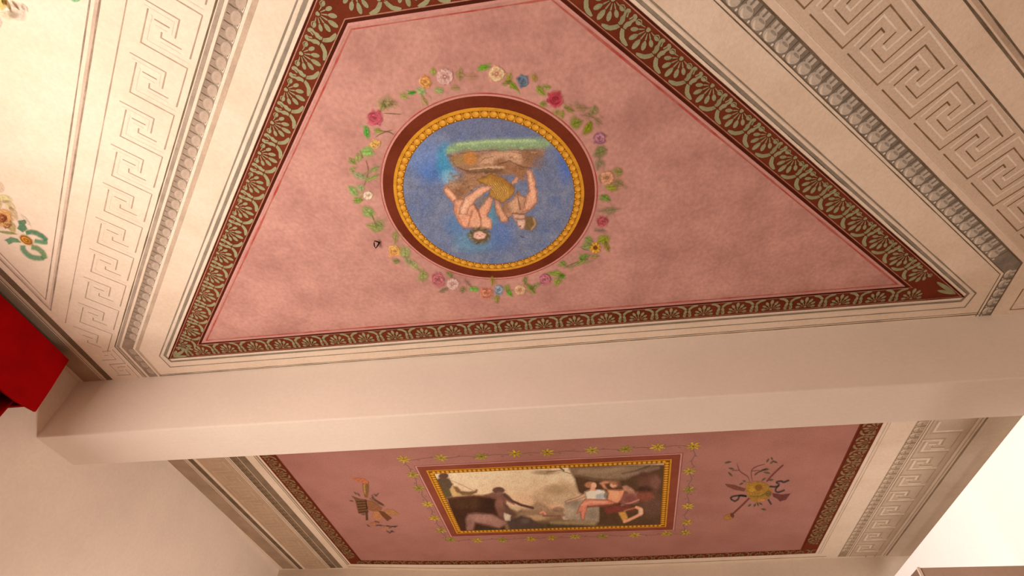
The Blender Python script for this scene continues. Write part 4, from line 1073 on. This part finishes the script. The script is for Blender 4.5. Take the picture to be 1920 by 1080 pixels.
cv.poly(a9([(430, 690), (510, 590), (880, 600), (1060, 660), (900, 690), (560, 715), (520, 830), (500, 940), (445, 935), (430, 800), (370, 840)]), (192, 108, 80), 2, 1, 3, rim=((96, 54, 38), 2.6, .5)); cv.line(a9([(560, 720), (900, 700)]), 3.5, (112, 58, 42), .8, 3); cv.line(a9([(470, 690), (600, 640), (860, 640)]), 3, (216, 140, 108), .7, 3)
cv.ell(*a9([(1000, 345)])[0], 7.5, 6, (206, 134, 98), .4, 1, 3); cv.ell(*a9([(1010, 300)])[0], 10, 4, (120, 74, 48), .5, .9); cv.ell(*a9([(1080, 350)])[0], 5, 5, (110, 66, 46), .6, .9); cv.line(a9([(980, 345), (1040, 340)]), 1.2, (90, 40, 30), .8); cv.line(a9([(1000, 385), (1040, 385)]), 1.2, (120, 50, 36), .8)
cv.poly(a9([(1140, 380), (1220, 360), (1330, 430), (1380, 520), (1260, 500), (1180, 440)]), (174, 116, 88), 2, .95, 3); cv.poly(a9([(1120, 560), (1200, 480), (1400, 480), (1420, 640), (1280, 690), (1110, 700)]), (136, 76, 62), 3, .95, 3)
cv.ell(*a9([(1260, 590)])[0], 9, 6, (104, 52, 42), .7, .7); cv.poly(a9([(1400, 480), (1600, 470), (1680, 560), (1560, 620), (1420, 600)]), (136, 66, 48), 4, .8, 3); cv.line(a9([(1130, 690), (1300, 650), (1420, 600)]), 2.5, (190, 120, 96), .7, 2)
cv.poly(a9([(840, 750), (1000, 700), (1300, 740), (1350, 780), (1080, 800), (880, 840)]), (122, 50, 40), 3, .95, 3); cv.line(a9([(1000, 670), (1300, 690)]), 3, (80, 34, 26), .7, 3)
cv.poly(a9([(1080, 820), (1190, 800), (1230, 910), (1170, 990), (1130, 920)]), (186, 124, 56), 2, 1, 3); cv.line(a9([(1180, 790), (1300, 750), (1420, 720)]), 2.5, (160, 96, 62), .8, 2); cv.line(a9([(1380, 730), (1460, 760), (1470, 820), (1400, 870), (1260, 940), (1180, 970)]), 5, (206, 132, 96), .95, 2.5)
cv.ell(*a9([(1450, 800)])[0], 4, 7, (224, 160, 122), .7, .7)
cv.build(['painted_sky', 'painted_ground', 'resting_boatmen', 'figures_in_cave'], lambda x, y: (x > PX0 - .01) & (x < PX1 + .01) & (y > PY0 - .01) & (y < PY1 + .01), E_FAR, 3.5, pic, frescom, 0.25)
# ------------------------------------------------------------------ flower wreath round the medallion
wre = empty('flower_wreath', (MC[0], MC[1] + 0.7, ZC), 'painted wreath of roses and green leaves circling the blue medallion', 'wreath')


def rose(c, r, rgb, kind='rose', E=E_NEAR, parent=wre, name='rose'):
    s = Strokes(); a = alb(rgb, E); dk = a * 0.62; lt = np.clip(a * 1.35 + 0.03, 0, .93)
    s.blob(c, r * 1.12, r * 0.98, random.random() * 3, a, 0.92, n=18, soft=0.5, wob=0.16)
    for k in range(4):
        t = random.random() * 6.28
        s.blob((c[0] + r * .85 * math.cos(t), c[1] + r * .8 * math.sin(t)), r * .4, r * .28, t, a * random.uniform(.8, 1.2), .6, n=8, soft=.6)
    if kind == 'rose':
        for k in range(16):
            rr = r * (0.25 + 0.65 * random.random()); t0 = random.random() * 6.28; span = 0.7 + random.random()
            P = [(c[0] + rr * math.cos(t0 + span * i / 5), c[1] + rr * 0.9 * math.sin(t0 + span * i / 5)) for i in range(6)]
            s.line(P, r * 0.16, dk if k % 2 else lt, 0.75)
        s.blob(c, r * 0.28, r * 0.22, 0, dk, 0.7, n=8); s.blob((c[0] - r * .15, c[1] - r * .35), r * .2, r * .14, 0, lt, .8, n=8)
    elif kind == 'sun':
        for k in range(9):
            t = k * 0.7
            s.blob((c[0] + r * .7 * math.cos(t), c[1] + r * .7 * math.sin(t)), r * .45, r * .25, t, lt, .9, n=8)
        s.blob(c, r * .5, r * .5, 0, alb((120, 65, 25), E), 1, n=10)
    elif kind == 'ring':
        for k in range(12):
            t = k * 0.524
            s.blob((c[0] + r * .72 * math.cos(t), c[1] + r * .66 * math.sin(t)), r * .36, r * .24, t + 1.2, lt, .8, n=8)
        s.blob(c, r * .34, r * .3, 0, dk, .8, n=10); s.blob(c, r * .12, r * .1, 0, lt, .9, n=6)
    return s.build(name, parent)


for c, r, rgb, kind, nm in [
    ((703, 221), 16, (200, 78, 92), 'rose', 'red_rose'), ((797, 152), 13, (232, 152, 78), 'rose', 'orange_flower'), ((834, 143), 17, (216, 154, 138), 'ring', 'pale_pink_flower'),
    ((931, 138), 16, (232, 166, 122), 'ring', 'peach_flower'), ((980, 152), 13, (96, 118, 130), 'rose', 'blue_flower'), ((1041, 185), 16.5, (190, 55, 70), 'rose', 'red_rose'),
    ((1123, 259), 13.5, (184, 116, 126), 'rose', 'mauve_rose'), ((1138, 333), 14, (204, 138, 100), 'ring', 'peach_flower'), ((1130, 415), 12, (192, 82, 86), 'rose', 'red_rose'),
    ((1116, 464), 10, (222, 146, 30), 'sun', 'yellow_flower'), ((1021, 523), 12, (198, 112, 118), 'rose', 'pink_rose'), ((975, 543), 11, (228, 160, 118), 'ring', 'peach_flower'),
    ((935, 543), 10, (150, 158, 165), 'rose', 'blue_flower'), ((911, 549), 13, (224, 132, 98), 'rose', 'orange_flower'), ((849, 532), 12, (220, 160, 142), 'ring', 'pale_pink_flower'),
    ((821, 524), 14, (198, 106, 106), 'rose', 'pink_rose'), ((740, 470), 13, (234, 160, 84), 'rose', 'orange_flower'), ((690, 366), 9, (232, 182, 148), 'ring', 'peach_flower'), ((703, 269), 10, (238, 170, 86), 'rose', 'orange_flower')]:
    rose(c, r, rgb, kind, name=nm)

LEAVES = [(772, 174, 14, 8, -10, (72, 150, 42), 1), (757, 180, 18, 12, 30, (170, 165, 85), .7), (790, 170, 20, 13, 30, (165, 180, 110), .9), (796, 188, 22, 7, 60, (170, 150, 72), .8), (812, 134, 9, 15, 0, (165, 160, 72), .9), (823, 168, 16, 11, 10, (165, 174, 100), .9),
    (853, 164, 14, 11, 0, (168, 142, 86), .7), (862, 140, 15, 22, 0, (172, 140, 84), .8), (885, 143, 22, 14, 0, (190, 140, 100), .5), (908, 126, 21, 10, -5, (112, 165, 36), 1), (955, 146, 12, 20, 15, (165, 150, 58), .9), (962, 160, 22, 8, 48, (130, 150, 32), 1), (948, 156, 12, 10, 0, (160, 145, 65), .8),
    (1003, 146, 10, 16, 0, (172, 138, 62), .8), (1013, 170, 20, 12, 45, (148, 152, 50), 1), (1025, 163, 14, 10, 10, (160, 158, 70), .8), (1018, 194, 12, 12, 0, (146, 145, 52), .9), (1043, 211, 9, 11, 0, (165, 150, 70), .8), (1054, 214, 9, 17, 0, (160, 148, 58), .9), (1066, 204, 20, 10, 22, (148, 132, 58), .9),
    (1090, 202, 24, 14, 0, (156, 130, 80), .6), (1112, 207, 17, 20, 20, (160, 138, 86), .7), (1100, 217, 24, 10, 10, (165, 130, 90), .5), (1081, 230, 24, 17, -20, (138, 140, 42), 1), (1101, 240, 26, 13, -62, (138, 135, 18), 1), (1120, 226, 22, 11, 40, (156, 128, 82), .6),
    (1127, 284, 20, 26, 70, (136, 128, 72), .9), (1122, 306, 14, 24, 10, (146, 128, 84), .7), (1158, 322, 16, 17, 0, (158, 142, 70), .8), (1146, 350, 22, 13, 0, (162, 155, 48), 1), (1161, 343, 18, 16, 30, (150, 130, 76), .6), (1126, 335, 8, 18, 0, (140, 120, 70), .6), (1135, 370, 20, 11, 30, (120, 145, 52), 1), (1140, 394, 36, 11, -8, (152, 134, 88), .7),
    (1125, 432, 20, 10, 0, (150, 122, 98), .6), (1131, 449, 18, 22, 60, (160, 155, 42), 1), (1138, 462, 18, 9, 70, (155, 135, 40), .9), (1104, 449, 16, 11, 30, (138, 155, 72), .9), (1099, 461, 18, 12, -10, (150, 158, 82), .9), (1096, 481, 20, 9, -15, (128, 155, 62), 1), (1088, 491, 26, 9, -30, (154, 154, 78), .9), (1115, 480, 14, 9, 0, (170, 145, 75), .7),
    (1055, 494, 14, 10, 35, (138, 150, 62), .9), (1068, 500, 18, 8, -10, (165, 140, 95), .6), (1043, 512, 28, 11, 8, (150, 158, 62), 1), (1045, 527, 13, 18, 20, (154, 160, 62), .9), (1053, 517, 10, 8, 0, (112, 150, 44), 1), (984, 525, 9, 16, 0, (150, 140, 72), .8), (995, 540, 22, 9, 48, (130, 140, 48), 1), (1005, 535, 20, 9, -30, (158, 152, 90), .8),
    (955, 550, 14, 9, 40, (112, 164, 44), 1), (949, 540, 12, 13, 0, (160, 155, 72), .8), (932, 560, 8, 18, 0, (164, 145, 62), .9), (923, 526, 8, 17, 0, (170, 142, 60), .9), (888, 541, 16, 11, 0, (130, 178, 74), 1), (868, 543, 12, 15, 20, (156, 132, 86), .7), (832, 543, 17, 9, -20, (148, 125, 92), .7), (842, 514, 14, 9, 40, (148, 135, 72), .9), (878, 531, 18, 9, 50, (160, 120, 95), .5),
    (793, 517, 18, 23, 0, (164, 155, 88), .9), (776, 498, 24, 13, 40, (174, 164, 102), .8), (760, 472, 18, 20, 0, (164, 164, 92), .9), (743, 489, 11, 10, 0, (140, 134, 72), .9), (742, 445, 11, 24, 5, (164, 150, 82), .8), (765, 487, 16, 12, 30, (178, 168, 110), .7),
    (687, 247, 11, 21, -8, (92, 158, 62), 1), (708, 244, 13, 9, 0, (148, 150, 62), .9), (688, 284, 22, 19, 0, (150, 180, 88), .95), (660, 302, 16, 10, 40, (152, 150, 76), .9), (671, 296, 12, 14, 0, (162, 160, 86), .9), (661, 316, 14, 8, -15, (165, 160, 90), .7), (701, 316, 18, 8, -25, (155, 155, 86), .9), (697, 333, 28, 9, -25, (158, 158, 86), .9), (672, 329, 26, 12, 25, (165, 165, 112), .8),
    (662, 358, 24, 15, 45, (150, 168, 92), .9), (671, 375, 17, 11, -5, (134, 150, 62), 1), (678, 352, 10, 14, 10, (165, 172, 108), .8), (690, 397, 26, 20, 50, (154, 164, 88), .9), (702, 425, 30, 16, 15, (158, 158, 82), .9), (712, 417, 18, 14, 40, (165, 155, 95), .7), (726, 190, 24, 24, 0, (176, 148, 96), .75), (716, 200, 12, 20, 20, (160, 150, 75), .8), (738, 196, 16, 14, 0, (190, 150, 105), .6)]
for x, y, l, wd, an, rgb, a in LEAVES:
    s = Strokes(); c = alb(rgb, E_NEAR); l *= 1.12; wd *= 1.05
    big, small, ang = (l, wd, math.radians(an)) if l >= wd else (wd, l, math.radians(an + 90))
    for k in range(3):                                     # loose dabs around the leaf
        s.blob((x + random.uniform(-.5, .5) * min(big, 24), y + random.uniform(-.42, .42) * min(big, 24)), big * random.uniform(.3, .5), small * random.uniform(.25, .45), ang + random.gauss(0, .5), c * random.uniform(.85, 1.25), .45 * a, base=7, n=10, pointed=.3, soft=.65, wob=.25)
    s.blob((x, y), big * .64, small * .64, ang, c, .92 * a, base=7, n=12, pointed=0.45, soft=0.55, wob=0.2)
    d = np.array([math.cos(ang), math.sin(ang)])
    s.line([tuple(np.array((x, y)) + d * big * k) for k in (-.45, -.1, .3, .5)], 1.3, c * 0.66, .8 * a, base=7)
    for k in (-.2, .1):
        q = np.array((x, y)) + d * big * k; e = np.array([-d[1], d[0]])
        s.line([tuple(q), tuple(q + d * big * .14 + e * small * .3)], 1.0, np.clip(c * 1.3, 0, .9), .6 * a, base=7)
        s.line([tuple(q), tuple(q + d * big * .14 - e * small * .3)], 1.0, c * .7, .6 * a, base=7)
    s.build('leaf', wre)
for P in ([(704, 257), (715, 250), (736, 243)], [(720, 212), (735, 213), (752, 214)], [(1088, 462), (1094, 467), (1104, 469)], [(675, 282), (680, 296)], [(683, 348), (690, 320), (686, 300)], [(706, 425), (698, 405), (690, 390)], [(1060, 500), (1080, 492), (1103, 486)], [(712, 245), (728, 247), (738, 252)]):
    s = Strokes(); s.line(P, 1.8, alb((110, 90, 55), E_NEAR), .8, base=7); s.build('stem', wre)

# iron hook in the ceiling
ironm = paint('iron', (0.035, 0.025, 0.02), var=0.1, rough=0.5)
hk = U(704, 456)


def tube(name, pts, r, mat, parent=None, n=8):
    P = [Vector(p) for p in pts]; v = []; f = []
    for i, p in enumerate(P):
        d = (P[min(i + 1, len(P) - 1)] - P[max(i - 1, 0)]).normalized(); a = d.orthogonal().normalized(); b = d.cross(a)
        for k in range(n):
            t = 2 * math.pi * k / n; v.append(tuple(p + (a * math.cos(t) + b * math.sin(t)) * r))
    for i in range(len(P) - 1):
        for k in range(n):
            f.append([i * n + k, i * n + (k + 1) % n, (i + 1) * n + (k + 1) % n, (i + 1) * n + k])
    f += [list(range(n))[::-1], list(range((len(P) - 1) * n, len(P) * n))]
    me = bpy.data.meshes.new(name); me.from_pydata(v, [], f); me.update()
    for p in me.polygons: p.use_smooth = True
    return link(name, me, mat, parent)


hkE = empty('ceiling_hook', (hk[0], hk[1], ZC), 'small dark iron hook in the pink panel left of the wreath', 'hook')
hp = [(711, 455.5, 4), (708.5, 458.5, 16), (705.5, 461.5, 20), (703.6, 457, 22), (703.0, 452, 22), (703.6, 448, 20), (707, 449.5, 16), (711, 453, 8)]
tube('ring_wire', [(*U(a, b), ZC - 0.001 * c) for a, b, c in hp], 0.0042, ironm, hkE)
tube('shank', [(*U(711, 454.3), ZC - 0.008), (*U(711.3, 454.3), ZC + 0.004)], 0.006, ironm, hkE)

# ------------------------------------------------------------------ star flower garland round the rectangular picture
gar = empty('flower_garland', (-0.43, 5.95, ZC), 'string of small yellow star flowers around the rectangular picture', 'garland')
FL = [(757, 861), (827, 858), (902, 856), (966, 850), (1026, 848), (1110, 844), (1173, 842), (1233, 838), (1300, 836), (1292, 883), (1292, 918), (1290, 949), (1288, 979), (1285, 998),
      (942, 1012), (995, 1010), (1035, 1008), (1078, 1006), (1130, 1005), (1190, 1003), (1250, 1000), (774, 890), (786, 915), (802, 945), (815, 971), (827, 994), (845, 1011), (895, 1013)]


def star(c, rgb):
    s = Strokes(); x, y = U(*c); a = alb(rgb, E_FAR)
    R = 0.075
    n = 7; t0 = random.random()
    s.blob((x, y), R * .55, R * .5, 0, a * .8, .9, base=7, n=10, px=False, soft=.4)
    for k in range(n):
        t = t0 + k * 2 * math.pi / n
        s.blob((x + R * .52 * math.cos(t), y + R * .52 * math.sin(t)), R * .52, R * .2, t, a * random.uniform(.75, 1.2), .95, base=7, n=8, pointed=.5, px=False, soft=.35)
    s.blob((x, y), R * .2, R * .2, 0, a * .45, .9, base=7, n=8, px=False)
    return s.build('star_flower', gar)


for i, c in enumerate(FL):
    star(c, ((176, 132, 40), (166, 130, 48), (150, 122, 44), (182, 138, 44))[i % 4])
GX0, GX1, GY0, GY1 = -1.715, 0.835, 4.285, 5.985
for a, b in (((GX0, GY0), (GX1, GY0)), ((GX1, GY0), (GX1, GY1)), ((GX0, GY1), (GX1, GY1)), ((GX0, GY0), (GX0, GY1))):
    a = np.array(a); b = np.array(b); n = 40
    d = (b - a); e = np.array([-d[1], d[0]]) / np.linalg.norm(d)
    s = Strokes()
    s.line([tuple(a + d * i / n + e * 0.012 * math.sin(i * 1.3)) for i in range(n + 1)], 0.007, alb((120, 78, 70), E_FAR), .75, base=6, px=False, taper=False)
    for i in range(2, n, 2):
        q = a + d * i / n
        s.blob(tuple(q + e * 0.022 * (1 if i % 4 else -1)), .022, .009, math.atan2(d[1], d[0]) + .6 * (1 if i % 4 else -1), alb((125, 92, 72), E_FAR), .6, base=6, n=8, px=False, pointed=.5)
    s.build('vine', gar)

# ------------------------------------------------------------------ painted trophies beside the picture
def tr(P, x0, y0, k): return [(x0 + a / k, y0 + b / k) for a, b in P]


tro = empty('painted_trophy', (*U(1415, 925), ZC), 'painted yellow basket with staff, ribbons and leaves right of the picture', 'painting', 'painted trophies')
T = lambda P: tr(P, 1340, 840, 7.2)
s = Strokes(); g_ = alb((152, 100, 38), E_FAR)
s.poly(T([(420, 470), (560, 445), (690, 470), (770, 560), (770, 620), (700, 690), (560, 730), (480, 690), (430, 590)]), g_, 1, base=8)
s.blob(T([(500, 550)])[0], 9, 8, 0, alb((176, 120, 42), E_FAR), .9); s.blob(T([(590, 530)])[0], 8, 7, 0, alb((128, 76, 28), E_FAR), .9); s.blob(T([(725, 610)])[0], 7, 7, 0, alb((112, 78, 42), E_FAR), .9)
s.line(T([(470, 640), (600, 650), (720, 590)]), 2.5, alb((112, 92, 38), E_FAR), .9); s.blob(T([(630, 700)])[0], 10, 3, 0, alb((186, 110, 62), E_FAR), .9)
s.build('basket', tro)
s = Strokes(); br = alb((104, 46, 36), E_FAR)
s.line(T([(700, 450), (800, 340), (925, 225)]), 2.6, br, 1, taper=False); s.line(T([(470, 670), (350, 790), (240, 890)]), 2.8, br, 1, taper=False)
s.blob(T([(185, 930)])[0], 11, 6.5, -.2, alb((160, 100, 44), E_FAR), 1); s.blob(T([(235, 905)])[0], 4, 5, -.6, alb((96, 50, 34), E_FAR), 1)
s.build('staff', tro)
s = Strokes(); s.poly(T([(140, 485), (260, 500), (410, 550), (400, 580), (280, 560), (170, 515)]), alb((112, 58, 42), E_FAR), 1); s.build('flute', tro)
s = Strokes(); s.poly(T([(780, 610), (900, 630), (1020, 615), (960, 690), (880, 715), (850, 680), (790, 650)]), alb((98, 46, 38), E_FAR), 1); s.build('horn', tro)
bk = alb((48, 44, 40), E_FAR)
for P in ([(430, 645), (340, 635), (320, 680), (270, 715), (215, 670), (300, 640), (430, 650)], [(740, 515), (830, 520), (870, 490), (830, 460), (900, 445), (930, 460), (1005, 430)], [(860, 500), (820, 560), (850, 595), (945, 565)], [(720, 690), (765, 760)]):
    s = Strokes(); s.line(T(P), 3, bk, .95, taper=False); s.build('ribbon', tro)
s = Strokes(); st = alb((110, 62, 48), E_FAR); lf = alb((78, 66, 42), E_FAR)
s.line(T([(470, 450), (440, 380), (340, 310), (300, 200)]), 2, st, .9); s.line(T([(505, 440), (495, 310), (560, 250), (680, 215)]), 2, st, .9); s.line(T([(495, 310), (600, 300)]), 1.6, st, .9); s.line(T([(330, 300), (230, 300)]), 1.6, st, .8)
SPR = []
for x, y, l, an in ((180, 190, 9, -8), (225, 275, 6, 10), (210, 350, 7, 45), (640, 300, 13, -25), (690, 290, 8, -10), (700, 330, 8, 10), (560, 345, 6, -40), (715, 165, 5, -60), (770, 140, 4, 60), (770, 190, 6, -40), (815, 185, 6, 20), (360, 480, 5, -30), (400, 445, 4, 10), (660, 420, 7, -35), (760, 430, 7, -10), (470, 770, 5, -40), (540, 770, 5, -60), (580, 755, 5, 60), (620, 750, 5, 30), (660, 825, 6, 10)):
    SPR.append((T([(x, y)])[0], l, 2.3, math.radians(an)))
sg_ = s.build('leafy_sprig', tro)
for c, l, h, an in SPR:
    s = Strokes(); s.blob(c, l, h, an, lf, .9, n=8, pointed=.5); s.build('leaf', sg_)

tro = empty('painted_trophy', (*U(705, 950), ZC), 'painted pan pipes, curved horn and reed bundle left of the picture', 'painting', 'painted trophies')
T = lambda P: tr(P, 640, 880, 8.307)
s = Strokes(); s.poly(T([(335, 200), (425, 200), (425, 330), (405, 440), (370, 430), (340, 300)]), alb((120, 76, 40), E_FAR), 1); s.line(T([(355, 230), (370, 380)]), 4, alb((170, 116, 62), E_FAR), .8)
s.poly(T([(185, 150), (270, 132), (360, 150), (430, 200), (370, 225), (310, 185), (200, 172)]), alb((172, 88, 54), E_FAR), 1); s.build('curved_horn', tro)
s = Strokes(); s.poly(T([(160, 415), (300, 465), (380, 470), (420, 660), (380, 680), (270, 680), (240, 550), (220, 470)]), alb((104, 64, 38), E_FAR), 1)
for k in range(5): s.line(T([(235 + 10 * k, 500 + 42 * k), (400, 490 + 40 * k)]), 2.2, alb((74, 42, 24), E_FAR), .9)
s.line(T([(395, 640), (400, 790)]), 4, alb((82, 46, 28), E_FAR), 1, taper=False); s.build('pan_pipes', tro)
s = Strokes(); s.poly(T([(380, 470), (480, 500), (640, 600), (600, 660), (460, 640), (400, 600)]), alb((132, 76, 46), E_FAR), 1)
s.line(T([(440, 450), (560, 520), (680, 570)]), 4, alb((124, 80, 56), E_FAR), 1); s.line(T([(470, 430), (600, 520), (660, 550)]), 3, alb((92, 52, 34), E_FAR), .9); s.poly(T([(580, 640), (660, 660), (785, 760), (720, 800), (640, 720)]), alb((100, 54, 28), E_FAR), 1); s.build('flute', tro)
s = Strokes(); s.blob(T([(780, 665)])[0], 16, 6.5, .2, alb((166, 104, 56), E_FAR), .9); s.blob(T([(560, 720)])[0], 12, 10, .6, alb((172, 104, 62), E_FAR), .85); s.blob(T([(500, 850)])[0], 7, 5, 0, alb((164, 96, 60), E_FAR), .8); s.line(T([(520, 805), (595, 825)]), 2.6, alb((110, 52, 34), E_FAR), .9); s.blob(T([(680, 920)])[0], 9, 4, 0, alb((172, 108, 72), E_FAR), .7); s.build('yellow_cloth', tro)
s = Strokes(); s.line(T([(550, 870), (700, 880), (860, 890)]), 1.4, alb((110, 74, 58), E_FAR), .7); sg_ = s.build('leafy_sprig', tro)
for x, y, an in ((530, 400, 30), (490, 420, 60), (560, 390, -50), (270, 390, 50), (220, 370, 40), (160, 490, 10), (730, 880, 10), (770, 900, -20), (820, 890, 15), (850, 885, -10), (730, 970, 30), (770, 975, -40), (800, 965, 20), (610, 870, 10), (560, 870, -10), (420, 875, 30), (340, 700, 0)):
    s = Strokes(); s.blob(T([(x, y)])[0], 5.5, 2, math.radians(an), alb((96, 70, 54), E_FAR), .8, n=8, pointed=.5); s.build('leaf', sg_)

# ------------------------------------------------------------------ bouquet and ribbon at the left edge
T = lambda P: tr(P, 0, 340, 6.75)
bwo = empty('ribbon_bow', (*U(52, 452), ZC), 'painted green ribbon bow with golden knot at the left edge', 'ribbon')
gr = alb((112, 158, 112), E_LEFT); gd = alb((84, 138, 96), E_LEFT); go = alb((128, 158, 100), E_LEFT)
s = Strokes(); s.line(T([(330, 650), (420, 640), (530, 690), (590, 750)]), 8, gd, .95, taper=False); s.line(T([(600, 770), (540, 770), (440, 750)]), 7, gr, .95, taper=False); s.build('loop', bwo)
s = Strokes(); s.line(T([(290, 810), (300, 870), (390, 950), (480, 970), (560, 965)]), 8.5, gr, .95, taper=False); s.line(T([(400, 830), (480, 850), (545, 910), (570, 980)]), 8.5, go, .95, taper=False); s.build('loop', bwo)
s = Strokes(); s.poly(T([(230, 500), (320, 485), (335, 520), (310, 545), (345, 600), (290, 640), (220, 590), (250, 550)]), gd, .95); s.build('tail', bwo)
s = Strokes(); s.poly(T([(60, 745), (140, 705), (220, 730), (270, 770), (170, 765), (115, 795), (90, 755)]), gr, .95); s.build('tail', bwo)
s = Strokes(); k0 = T([(335, 740)])[0]
s.blob(k0, 17, 9.5, .55, alb((240, 182, 108), E_LEFT), 1, n=18, wob=.03); s.blob(k0, 14, 7.5, .55, alb((176, 92, 30), E_LEFT), 1, n=18, wob=.03, soft=.2); s.blob(k0, 11, 5.6, .55, alb((236, 160, 62), E_LEFT), 1, n=18, wob=.03, soft=.2); s.blob(k0, 6.4, 3.4, .55, alb((196, 110, 36), E_LEFT), 1, n=14, wob=.03, soft=.2); s.blob(k0, 3.4, 1.8, .55, alb((244, 176, 78), E_LEFT), 1, n=12, wob=.03); s.build('knot', bwo)
bq = empty('flower_bouquet', (*U(2, 410), ZC), 'painted orange and yellow flower bunch above the green bow', 'bouquet')
for (x, y), r, rgb, kd in (((4, 408), 19, (236, 166, 96), 'ring'), ((5, 410), 10, (210, 92, 56), 'rose'), ((-14, 385), 18, (240, 190, 130), 'ring'), ((14, 420), 9, (222, 150, 92), 'rose')):
    rose((x, y), r, rgb, kd, E_LEFT, bq, 'orange_flower')
for x, y, l, wd, an, rgb, a in ((18, 385, 26, 14, 40, (244, 210, 150), .8), (8, 372, 30, 16, 10, (246, 216, 150), .8), (26, 400, 30, 12, 60, (232, 190, 140), .7), (22, 425, 26, 14, 70, (214, 176, 108), .9), (14, 436, 36, 6, 8, (170, 160, 90), .95), (48, 412, 30, 8, 50, (246, 214, 188), .7), (0, 352, 18, 22, 0, (246, 206, 170), .6)):
    s = Strokes(); s.blob((x, y), l * .6, wd * .6, math.radians(an), alb(rgb, E_LEFT), a, n=12, pointed=.4); s.build('petal', bq)
bq = empty('flower_bouquet', (*U(10, 8), ZC), 'painted yellow flower bunch cut by the upper left corner', 'bouquet')
for x, y, l, wd, an, rgb, a in ((30, 20, 44, 30, 50, (240, 206, 182), .8), (16, 28, 40, 18, 5, (236, 208, 170), .7), (46, 14, 20, 8, 50, (238, 204, 180), .8), (4, 8, 20, 22, 0, (236, 196, 110), .95), (16, 10, 26, 7, 60, (204, 164, 70), 1), (30, 10, 24, 5, 50, (212, 172, 96), 1), (8, 2, 16, 10, 60, (200, 150, 60), 1), (0, 42, 8, 20, 0, (232, 200, 190), .6)):
    s = Strokes(); s.blob((x, y), l * .6, wd * .6, math.radians(an), alb(rgb, E_LEFT), a, n=12, pointed=.5); s.build('petal', bq)
s = Strokes(); s.blob((142, -3), 11, 8, 0, alb((130, 190, 128), E_LEFT), 1, n=14, wob=.05)
o = s.build('painted_leaf', None); tag(o, 'green painted leaf tip at the top edge by the left corner panel line', 'leaf')
